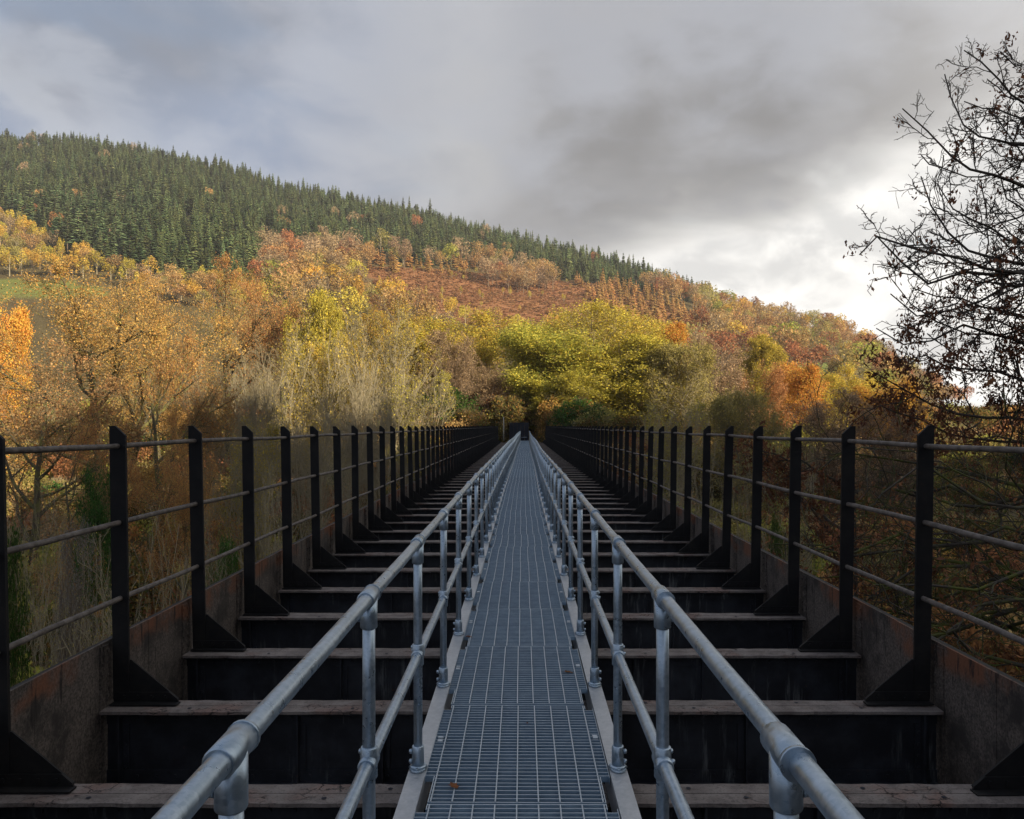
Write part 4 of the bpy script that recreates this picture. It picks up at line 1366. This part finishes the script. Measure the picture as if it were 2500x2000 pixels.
def conifer(seed, H=16.0, W=3.0, pal='fir', whorls=19, per=8, start=0.12, droop=0.40, bark='dark_bark', shape=0.85, mat_='needle', sparse=0.06):
    r = np.random.default_rng(seed)
    tp = np.array([[(0, 0, -0.8), (0.05, 0, H * 0.5), (0, 0, H * 0.97)]], float)
    tv, tq = tubes(tp, np.array([[0.20, 0.12, 0.03]]) * H / 16, 5)
    V, T, C = [], [], []
    pl, w = PAL[pal]; pl = np.array(pl); w = np.array(w, float) / sum(w)
    k = 0
    lop = r.uniform(0.12, 0.30); lop_a = r.uniform(0, 2 * PI)
    for i in range(whorls):
        t = start + (1 - start) * (i + r.uniform(-0.45, 0.45)) / whorls
        z = H * min(max(t, start), 0.985)
        rad = W * max(1 - t, 0.03) ** shape * r.uniform(0.75, 1.15) + 0.10
        for j in range(per):
            if r.random() < sparse: continue
            a = 2 * PI * (j + r.random()) / per + i * 1.1
            L_ = rad * r.uniform(0.55, 1.2) * (1 + lop * math.cos(a - lop_a))
            d = np.array([math.cos(a), math.sin(a), 0]); s_ = np.array([-math.sin(a), math.cos(a), 0])
            wd = L_ * r.uniform(0.20, 0.34) + 0.12
            dz = -droop * L_ * r.uniform(0.4, 1.3) + 0.10 * L_
            o_ = np.array([0, 0, z + r.normal(0, 0.15)])
            up_ = np.array([0, 0, 1.0])
            mid_ = o_ + d * L_ * 0.55 + up_ * dz * 0.35
            tip = o_ + d * L_ + up_ * dz
            V += [o_ + up_ * 0.25, mid_ + s_ * wd + up_ * (-0.18 * L_), tip, mid_ - s_ * wd + up_ * (-0.18 * L_), mid_ + up_ * 0.16]
            T += [(k, k + 1, k + 4), (k, k + 4, k + 3), (k + 1, k + 2, k + 4), (k + 4, k + 2, k + 3)]
            c = pl[r.choice(len(pl), p=w)] * math.exp(r.normal(0, 0.2))
            C += [c] * 5
            k += 5
    V += [(0.12, 0, H * 0.93), (-0.07, 0.1, H * 0.93), (-0.07, -0.1, H * 0.93), (0, 0, H)]
    T += [(k, k + 1, k + 3), (k + 1, k + 2, k + 3), (k + 2, k, k + 3)]
    C += [pl[0]] * 4
    return join_meshes('conifer', [(tv, tq, None, np.array([[0.1, 0.1, 0.1]]), bark), (np.array(V), None, np.array(T), np.array(C), mat_)])


def far_broad(seed, H=12.0, W=4.6, pal='tawny', n=620, size=0.62, bark='brown_bark', pal2=None, holes=0.0, low=0.22):
    r = np.random.default_rng(seed)
    tp = [np.stack([np.zeros(5), np.zeros(5), np.linspace(-0.8, H * 0.72, 5)], 1)]
    R0 = np.array([0.24 * np.linspace(1, 0.3, 5)]) * H / 12
    P0 = np.array(tp)
    env = (np.array([0, 0, H * (low + (1 - low) * 0.5)]), np.array([W, W, H * (1 - low) * 0.52]))
    P1, R1 = branch_children(r, P0, R0, 9, 0.3, 1.0, 48, 10, W / H * 1.3, 0.2, 0.3, 0.7, 0.15, 5, 0.6, 0.04, env)
    P2, R2 = branch_children(r, P1, R1, 6, 0.3, 1.0, 44, 12, 0.5, 0.2, 0.3, 0.4, 0.15, 3, 0.6, 0.03, env)
    tv, tq = join_tubes([(P0, R0, 5), (P1, R1, 3), (P2, R2, 3)])
    nl = 13
    th = r.uniform(0, 2 * PI, nl); cz = r.uniform(-0.55, 0.9, nl); rr = np.sqrt(np.maximum(1 - cz ** 2, 0)) * r.uniform(0.45, 0.75, nl)
    lc = np.stack([rr * np.cos(th), rr * np.sin(th), cz * 0.68], 1)
    ls = r.uniform(0.30, 0.46, nl)
    pick = r.integers(0, nl, n)
    d = norm(r.normal(size=(n, 3)))
    q = lc[pick] + d * (ls[pick] * r.uniform(0.7, 1.05, n))[:, None]
    c = env[0] + q * env[1]
    pl, w = PAL[pal]
    if pal2: pl = list(pl) + list(PAL[pal2][0]); w = list(w) + list(PAL[pal2][1])
    LV, LF, LC = leaf_quads(r, c, size, 0.3, pl, w, 0.5, 0.8)
    return join_meshes('far_tree', [(tv, tq, None, np.array([[0.1, 0.1, 0.1]]), bark), (LV, LF, None, LC, 'leaf')])


FIRS = [conifer(1, 16, 3.0), conifer(2, 17, 2.6, whorls=20), conifer(3, 15, 3.3, per=7, shape=0.75), conifer(4, 15, 3.6, 'pine', 13, 8, 0.36, 0.10, 'brown_bark', 0.55, sparse=0.15), conifer(5, 17, 3.0, 'pine', 16, 8, 0.28, 0.25, 'brown_bark', 0.7, sparse=0.12), conifer(6, 16, 3.2, 'fir', 18, 7, 0.2, 0.5, shape=0.7)]
LARCHES = [conifer(11, 9, 2.3, 'larch', 13, 8, 0.06, 0.2, 'oak_bark', 0.8, 'leaf', 0.06), conifer(12, 8, 2.5, 'larch', 11, 8, 0.06, 0.2, 'oak_bark', 0.75, 'leaf', 0.12)]
FB = {}
for i, (p, p2, bk) in enumerate((('tawny', None, 'brown_bark'), ('rust', None, 'brown_bark'), ('mauve', None, 'brown_bark'), ('gold', None, 'brown_bark'), ('yellow', None, 'ash_bark'),
                                 ('olive', None, 'ash_bark'), ('lime', None, 'oak_bark'), ('green', None, 'oak_bark'), ('orange', None, 'oak_bark'))):
    FB[p] = [far_broad(600 + 10 * i + k, 12, 4.8 - 0.5 * k, p, 980 if p != 'mauve' else 860, 0.45, bk, p2) for k in range(2)]
BIRCH = [far_broad(801, 11, 2.5, 'gold', 560, 0.38, 'ash_bark', 'yellow', low=0.15), far_broad(802, 10, 2.1, 'yellow', 480, 0.36, 'ash_bark', low=0.15)]

NEAR_CLEARING = [(740, 590), (800, 600), (980, 655), (1150, 690), (1280, 705), (1440, 690), (1480, 760), (1280, 760), (980, 740), (760, 660)]
HIDE = np.array([(-400, 640), (0, 640), (450, 640), (560, 660), (800, 680), (1080, 730), (1300, 730), (1450, 770), (1600, 770), (1850, 830), (2300, 860)], float)


def scatter(cell, y0, y1, seed, a0=-0.74, a1=0.70, jit=0.48):
    r = np.random.default_rng(seed)
    X, Y = np.meshgrid(np.arange(-600, 500, cell), np.arange(y0, y1, cell))
    X = X.ravel() + r.uniform(-jit, jit, X.size) * cell
    Y = Y.ravel() + r.uniform(-jit, jit, Y.size) * cell
    ok = (X / Y > a0) & (X / Y < a1) & (Y < ridge_dist(X / Y) + 14)
    X, Y = X[ok], Y[ok]
    P = np.stack([X, Y, terrain(X, Y)], 1)
    return P, to_mv(P), r


def below_edge(q):
    return q[:, 1] - np.interp(q[:, 0], CONIFER_EDGE[:, 0], CONIFER_EDGE[:, 1])


jobs = []       # (kind name, mesh, position, scale xyz, label, group, category)
def add_job(kind, me, p, sx, sz, r):
    jobs.append((kind, me, p, (sx, sx, sz), r.uniform(0, 2 * PI)))


LOOK = {}


# conifers
P, q, r = scatter(5.1, 240, 760, 21, jit=0.75)
con = (below_edge(q) < 0) & (q[:, 0] < 1492) & (P[:, 1] > 240)
# ragged tongue of young spruce running down at the left
tongue = in_poly(q, [(290, 548), (500, 560), (548, 580), (490, 618), (400, 590)])
con = con | tongue
odd = r.random(len(P)) < 0.006
for p, qq, o_ in zip(P[con & ~odd], q[con & ~odd], odd):
    sc = r.uniform(0.42, 0.86) + 0.16 * float(lumps(p[0], p[1], 14.0, 3.1)) * 0.5 + 0.25 * (r.random() < 0.08)
    me = FIRS[r.choice(6, p=[0.22, 0.2, 0.16, 0.10, 0.14, 0.18])]
    if qq[0] < 330 and qq[1] > 440 and r.random() < 0.6: me = FIRS[r.choice([3, 4])]; sc *= 1.2
    add_job('conifer', me, p, sc * r.uniform(1.1, 1.6), sc, r)
for p, qq in zip(P[con & odd], q[con & odd]):
    pal = ['rust', 'tawny', 'mauve'][r.integers(0, 3)]
    add_job('lone_broadleaf', FB[pal][r.integers(0, 2)], p, r.uniform(0.8, 1.2), r.uniform(0.8, 1.15), r)
# golden birches below the conifers on the left
P, q, r = scatter(7.6, 200, 560, 22)
be = below_edge(q)
m = (be > 0) & (q[:, 1] < np.interp(q[:, 0], [0, 200, 300, 545], [590, 606, 640, 668])) & (q[:, 0] < 545) & ~in_poly(q, FIELD_LEFT)
for p in P[m]:
    u = r.random()
    if u < 0.45: add_job('birch_tree', BIRCH[r.integers(0, 2)], p, r.uniform(0.9, 1.5), r.uniform(0.7, 1.1), r)
    else:
        pal = ['gold', 'tawny', 'mauve', 'olive', 'yellow'][r.choice(5, p=[0.3, 0.34, 0.14, 0.08, 0.14])]
        add_job('slope_oak', FB[pal][r.integers(0, 2)], p, r.uniform(0.65, 1.1), r.uniform(0.6, 0.95), r)
# brown beeches, and the clump at the clearing's edge
P, q, r = scatter(9.0, 200, 620, 23)
m = in_poly(q, BROWN_BEECH) | in_poly(q, BEECH_CLUMP)
for p in P[m]:
    pal = ['mauve', 'tawny', 'rust'][r.choice(3, p=[0.6, 0.22, 0.18])]
    add_job('hill_beech', FB[pal][r.integers(0, 2)], p, r.uniform(1.1, 1.6), r.uniform(1.0, 1.45), r)
# young larches
P, q, r = scatter(7.4, 200, 620, 24, jit=1.1)
be = below_edge(q)
m = (in_poly(q, LARCH) & ~in_poly(q, BEECH_CLUMP)) | ((be > 0) & (be < 34) & (q[:, 0] > 680) & (q[:, 0] < 1000) & (r.random(len(q)) < 0.4))
for p in P[m]:
    s_ = r.uniform(0.55, 1.35)
    add_job('larch_tree', LARCHES[r.integers(0, 2)], p, s_ * r.uniform(0.9, 1.3), s_, r)
# saplings dotted over the bracken
P, q, r = scatter(17.0, 200, 620, 25, jit=1.2)
m = in_poly(q, CLEARING) & ~in_poly(q, LARCH) & ~in_poly(q, BEECH_CLUMP)
for p in P[m]:
    s_ = r.uniform(0.25, 0.5)
    add_job('birch_sapling', BIRCH[r.integers(0, 2)], p, s_ * 1.2, s_, r)
# mixed woodland on the rest of the slope
P, q, r = scatter(10.5, 168, 640, 26)
be = below_edge(q)
busy = in_poly(q, CLEARING) | in_poly(q, LARCH) | in_poly(q, FIELD_LEFT) | in_poly(q, FIELD_RIGHT) | in_poly(q, BROWN_BEECH) | ((be < 62) & (q[:, 0] < 545)) | ((be < 0) & (q[:, 0] < 1492))
hid = q[:, 1] > np.interp(q[:, 0], HIDE[:, 0], HIDE[:, 1]) + 25
m = ~busy & ~hid & (r.random(len(q)) < 0.86) & ~((q[:, 0] < 380) & (q[:, 1] < 700))
for p, qq in zip(P[m], q[m]):
    if qq[0] > 1380:
        pal = ['tawny', 'rust', 'olive', 'mauve', 'gold', 'green', 'lime'][r.choice(7, p=[0.33, 0.18, 0.17, 0.14, 0.10, 0.04, 0.04])]
    else:
        pal = ['mauve', 'tawny', 'olive', 'yellow', 'gold', 'green', 'lime', 'rust'][r.choice(8, p=[0.26, 0.22, 0.14, 0.11, 0.08, 0.06, 0.07, 0.06])]
    s_ = r.uniform(0.8, 1.65) * (0.55 if in_poly(qq[None], NEAR_CLEARING)[0] else 1.0)
    add_job('hill_maple' if pal in ('yellow', 'gold', 'lime', 'green') else 'hill_oak', FB[pal][r.integers(0, 2)], p, s_, s_ * r.uniform(0.85, 1.1), r)

INFO = {
    'conifer': ('conifer_tree', 'dark green conifer in the plantation across the upper hillside', 'conifers on the upper hillside', 'conifer'),
    'lone_broadleaf': ('beech_tree', 'brown broadleaf tree standing alone among the dark conifers', 'broadleaf trees among the conifers', 'tree'),
    'birch_tree': ('birch_tree', 'slim golden birch in the sunlit band under the conifers, upper left', 'golden birches under the conifers', 'tree'),
    'slope_oak': ('oak_tree', 'rounded autumn tree among the golden birches under the conifers', 'rounded trees among the birches', 'tree'),
    'hill_beech': ('beech_tree', 'brown beech crowded in a clump at the edge of the bracken clearing', 'beeches at the edge of the clearing', 'tree'),
    'larch_tree': ('larch_tree', 'small pointed orange larch on the slope beside the bracken clearing', 'orange larches on the slope', 'tree'),
    'birch_sapling': ('birch_sapling', 'tiny yellow sapling dotted on the red bracken clearing', 'saplings on the clearing', 'sapling'),
    'hill_oak': ('oak_tree', 'brown or olive rounded tree in the mixed wood on the lower hillside', 'brown trees on the lower hillside', 'tree'),
    'hill_maple': ('maple_tree', 'yellow or green rounded tree in the mixed wood on the lower hillside', 'yellow and green trees on the lower hillside', 'tree'),
}


def stuff_instances(name, items, label, cat):
    """one object that draws many copies of a few meshes"""
    meshes = []
    for it in items:
        if it[1] not in meshes: meshes.append(it[1])
    coll = bpy.data.collections.new(name + '_kinds')
    for k, me in enumerate(meshes):
        ob = bpy.data.objects.new('%s_kind_%02d' % (name, k), me)
        coll.objects.link(ob)
    pts = np.array([it[2] for it in items], dtype=np.float32)
    me = bpy.data.meshes.new(name)
    me.vertices.add(len(pts)); me.vertices.foreach_set('co', pts.ravel())
    a = me.attributes.new('rot', 'FLOAT_VECTOR', 'POINT')
    rt = np.zeros((len(pts), 3), np.float32); rt[:, 2] = [it[4] for it in items]
    a.data.foreach_set('vector', rt.ravel())
    a = me.attributes.new('scl', 'FLOAT_VECTOR', 'POINT')
    a.data.foreach_set('vector', np.array([it[3] for it in items], np.float32).ravel())
    a = me.attributes.new('kind', 'INT', 'POINT')
    a.data.foreach_set('value', np.array([meshes.index(it[1]) for it in items], np.int32))
    ng = bpy.data.node_groups.new(name, 'GeometryNodeTree')
    ng.interface.new_socket('Geometry', in_out='INPUT', socket_type='NodeSocketGeometry')
    ng.interface.new_socket('Geometry', in_out='OUTPUT', socket_type='NodeSocketGeometry')
    gi, go = ng.nodes.new('NodeGroupInput'), ng.nodes.new('NodeGroupOutput')
    iop = ng.nodes.new('GeometryNodeInstanceOnPoints')
    ci = ng.nodes.new('GeometryNodeCollectionInfo')
    ci.inputs['Collection'].default_value = coll
    ci.inputs['Separate Children'].default_value = True
    ci.inputs['Reset Children'].default_value = True
    def attr(nm, ty):
        nd = ng.nodes.new('GeometryNodeInputNamedAttribute'); nd.data_type = ty
        nd.inputs['Name'].default_value = nm
        return nd.outputs['Attribute']
    iop.inputs['Pick Instance'].default_value = True
    ng.links.new(gi.outputs[0], iop.inputs['Points'])
    ng.links.new(ci.outputs[0], iop.inputs['Instance'])
    ng.links.new(attr('kind', 'INT'), iop.inputs['Instance Index'])
    er = ng.nodes.new('FunctionNodeEulerToRotation')
    ng.links.new(attr('rot', 'FLOAT_VECTOR'), er.inputs[0])
    ng.links.new(er.outputs[0], iop.inputs['Rotation'])
    ng.links.new(attr('scl', 'FLOAT_VECTOR'), iop.inputs['Scale'])
    ng.links.new(iop.outputs[0], go.inputs[0])
    ob = link(name, me)
    md = ob.modifiers.new('copies', 'NODES')
    md.node_group = ng
    tag(ob, label, cat, kind='stuff')
    return ob


for pal, words_ in (('tawny', 'tawny'), ('rust', 'rust-red'), ('mauve', 'bare greyish-brown'), ('gold', 'golden'), ('yellow', 'yellow'), ('olive', 'olive'), ('lime', 'yellow-green'), ('green', 'green'), ('orange', 'orange')):
    for me in FB[pal]: LOOK[me.name] = words_
for k_, me in enumerate(FIRS): LOOK[me.name] = ['pointed', 'slender pointed', 'bushy pointed', 'flat-topped open', 'loose-branched', 'drooping'][k_]
for me, w_ in zip(BIRCH, ('golden', 'yellow')): LOOK[me.name] = w_
for me, w_ in zip(LARCHES, ('dense', 'thin')): LOOK[me.name] = w_


def place_words(q_):
    x_ = q_[0]
    return ('far left' if x_ < 300 else 'left' if x_ < 620 else 'left of the middle' if x_ < 900 else 'middle' if x_ < 1200 else 'right of the middle' if x_ < 1480 else 'right' if x_ < 1720 else 'far right')


def hill_label(kind, me, p, sc):
    q_ = to_mv(np.array(p))
    w_ = LOOK.get(me.name, '')
    at_ = place_words(q_)
    size = 'small ' if sc[2] < 0.95 else 'tall ' if sc[2] > 1.3 else ''
    if kind == 'conifer': return '%s%s conifer at the foot of the hillside plantation, %s' % (size, w_, at_)
    if kind == 'lone_broadleaf': return '%s%s tree alone among the dark conifers, %s' % (size, w_, at_)
    if kind == 'birch_tree': return '%sslim %s birch in the sunlit band under the conifers, %s' % (size, w_, at_)
    if kind == 'slope_oak': return '%srounded %s tree among birches under the conifers, %s' % (size, w_, at_)
    if kind == 'hill_beech': return '%s%s beech in the %s' % (size, w_, 'clump inside the bracken clearing' if q_[0] > 900 else 'brown stand left of the bracken clearing')
    if kind == 'larch_tree': return '%s%s orange larch on the slope %s' % (size, w_, 'right of the bracken clearing' if q_[0] > 1100 else 'above the bracken clearing')
    if kind == 'birch_sapling': return 'tiny %s sapling dotted on the red bracken clearing, %s' % (w_, at_)
    return '%srounded %s tree in mixed wood low on the hill, %s' % (size, w_, at_)


from collections import defaultdict
by_kind = defaultdict(list)
for j in jobs: by_kind[j[0]].append(j)
for kind, items in by_kind.items():
    nm, lab, grp, cat = INFO[kind]
    items.sort(key=lambda j: j[2][1] / j[3][2])
    qv = to_mv(np.array([j[2] for j in items]))
    seen = [j for j, w in zip(items, qv) if -10 < w[0] < 2160]
    rest = [j for j, w in zip(items, qv) if not (-10 < w[0] < 2160)]
    single, rest = seen[:290], seen[290:] + rest
    print(kind, len(items), len(single))
    for _, me, p, sc, rz in single:
        t = link(nm, me, None, None, tuple(p), (0, 0, rz), sc)
        tag(t, hill_label(kind, me, p, sc), cat, grp)
    if rest:
        stuff_instances(nm.replace('_tree', '') + '_wood', rest, {'conifer': 'mass of dark conifers clothing the ridge of the hill'}.get(kind, 'further trees like those in the group: ' + grp), 'forest')

# bracken on the clearing
r = np.random.default_rng(90)
def clump(seed, pal, n=40, size=0.5, w=0.9, h=0.7):
    q_ = np.random.default_rng(seed)
    c = q_.normal(size=(n, 3)) * np.array([w, w, h * 0.4]) * 0.6 + np.array([0, 0, h * 0.55])
    pl, wt = PAL[pal]
    LV, LF, LC = leaf_quads(q_, c, size, 0.3, pl, wt, 0.9, 0.6)
    me = make_mesh('clump', LV, quads=LF, col=LC); me.materials.append(M['leaf'])
    return me
CL = [clump(1, 'bracken'), clump(2, 'bracken', 36, 0.6), clump(3, 'bracken', 44, 0.45)]
P, q, r = scatter(2.3, 200, 640, 27)
m = (in_poly(q, CLEARING) | in_poly(q, LARCH)) & (r.random(len(q)) < 0.8)
items = [('', CL[r.integers(0, 3)], p, (s_, s_, s_ * 0.5), r.uniform(0, 6.28)) for p, s_ in zip(P[m], r.uniform(0.6, 2.1, m.sum()))]
stuff_instances('bracken', items, 'russet bracken covering the clearing on the hillside', 'bracken')
print('bracken', len(items))

# undergrowth of the wood below and beyond the viaduct
def bush(seed, pal, H=3.2, W=2.2, leaf_n=3, size=0.13, bark='brown_bark', pal2=None):
    w_, c_, _, _ = broad_tree(seed, H, W, 0.1, 6, bark, pal, leaf_n, size, twig=(5, 4, 3), trunk_r=0.06, stems=5, ang=40, trop=(0.7, 0.4, 0.3, 0.2), upright=1, curl=0.16, rtip=0.006, low=0.02, spread=0.14, pal2=pal2, pal2_w=0.3)
    return w_, c_
BU = []
for sd, pl, ln, bk in ((901, 'scrub', 4, 'brown_bark'), (902, 'scrub', 5, 'oak_bark'), (903, 'olive', 3, 'ash_bark'), (904, 'oak', 4, 'brown_bark'), (905, 'green', 3, 'oak_bark'), (906, 'tawny', 1, 'ash_bark'), (907, 'rust', 3, 'brown_bark'), (908, 'ivy', 5, 'oak_bark')):
    w_, c_ = bush(sd, pl, leaf_n=ln, bark=bk)
    BU.append((w_, c_))
items = []
r = np.random.default_rng(91)
X, Y = np.meshgrid(np.arange(-100, 100, 2.6), np.arange(9, 165, 2.6))
X = X.ravel() + r.uniform(-1.2, 1.2, X.size); Y = Y.ravel() + r.uniform(-1.2, 1.2, Y.size)
ok = (np.abs(X) < 0.74 * Y + 4) & ~((np.abs(X) < 5.4) & (Y < Y_END + 5.0)) & ~((X < -20) & (np.abs(Y - 59.5 - 2) < 4)) & ~((np.abs(X) > 45) & (Y < 60))
X, Y = X[ok], Y[ok]
Z = terrain(X, Y)
for x, y, z in zip(X, Y, Z):
    k = r.choice(8, p=[0.2, 0.17, 0.15, 0.12, 0.08, 0.14, 0.10, 0.04])
    s_ = r.uniform(0.7, 1.7) * (1.0 if y < 95 else 1.25)
    rz = r.uniform(0, 6.28)
    for me in BU[k]:
        items.append(('', me, (x, y, z), (s_, s_, s_ * r.uniform(0.9, 1.2)), rz))
stuff_instances('undergrowth', items, 'tangled brown and green undergrowth under the trees of the valley', 'undergrowth')
print('undergrowth', len(items))
tot = sum(sum(len(p.vertices) - 2 for p in me.polygons) for me in bpy.data.meshes)
print('triangles in all meshes', tot)

# ------------------------------------------------------------------ damp air over the valley
hz = Shape().box(-4700, 4700, -420, 1520, -75, 285)
ho_ = link('haze', hz.mesh('haze'))
m, N, out = material('haze_air')
pv = N.new('ShaderNodeVolumePrincipled')
pv.inputs['Color'].default_value = (0.95, 0.96, 1.0, 1)
pv.inputs['Density'].default_value = 0.00016
pv.inputs['Anisotropy'].default_value = 0.2
N.l.new(pv.outputs[0], out.inputs['Volume'])
ho_.data.materials.append(m)
tag(ho_, 'thin damp haze over the valley', kind='stuff')
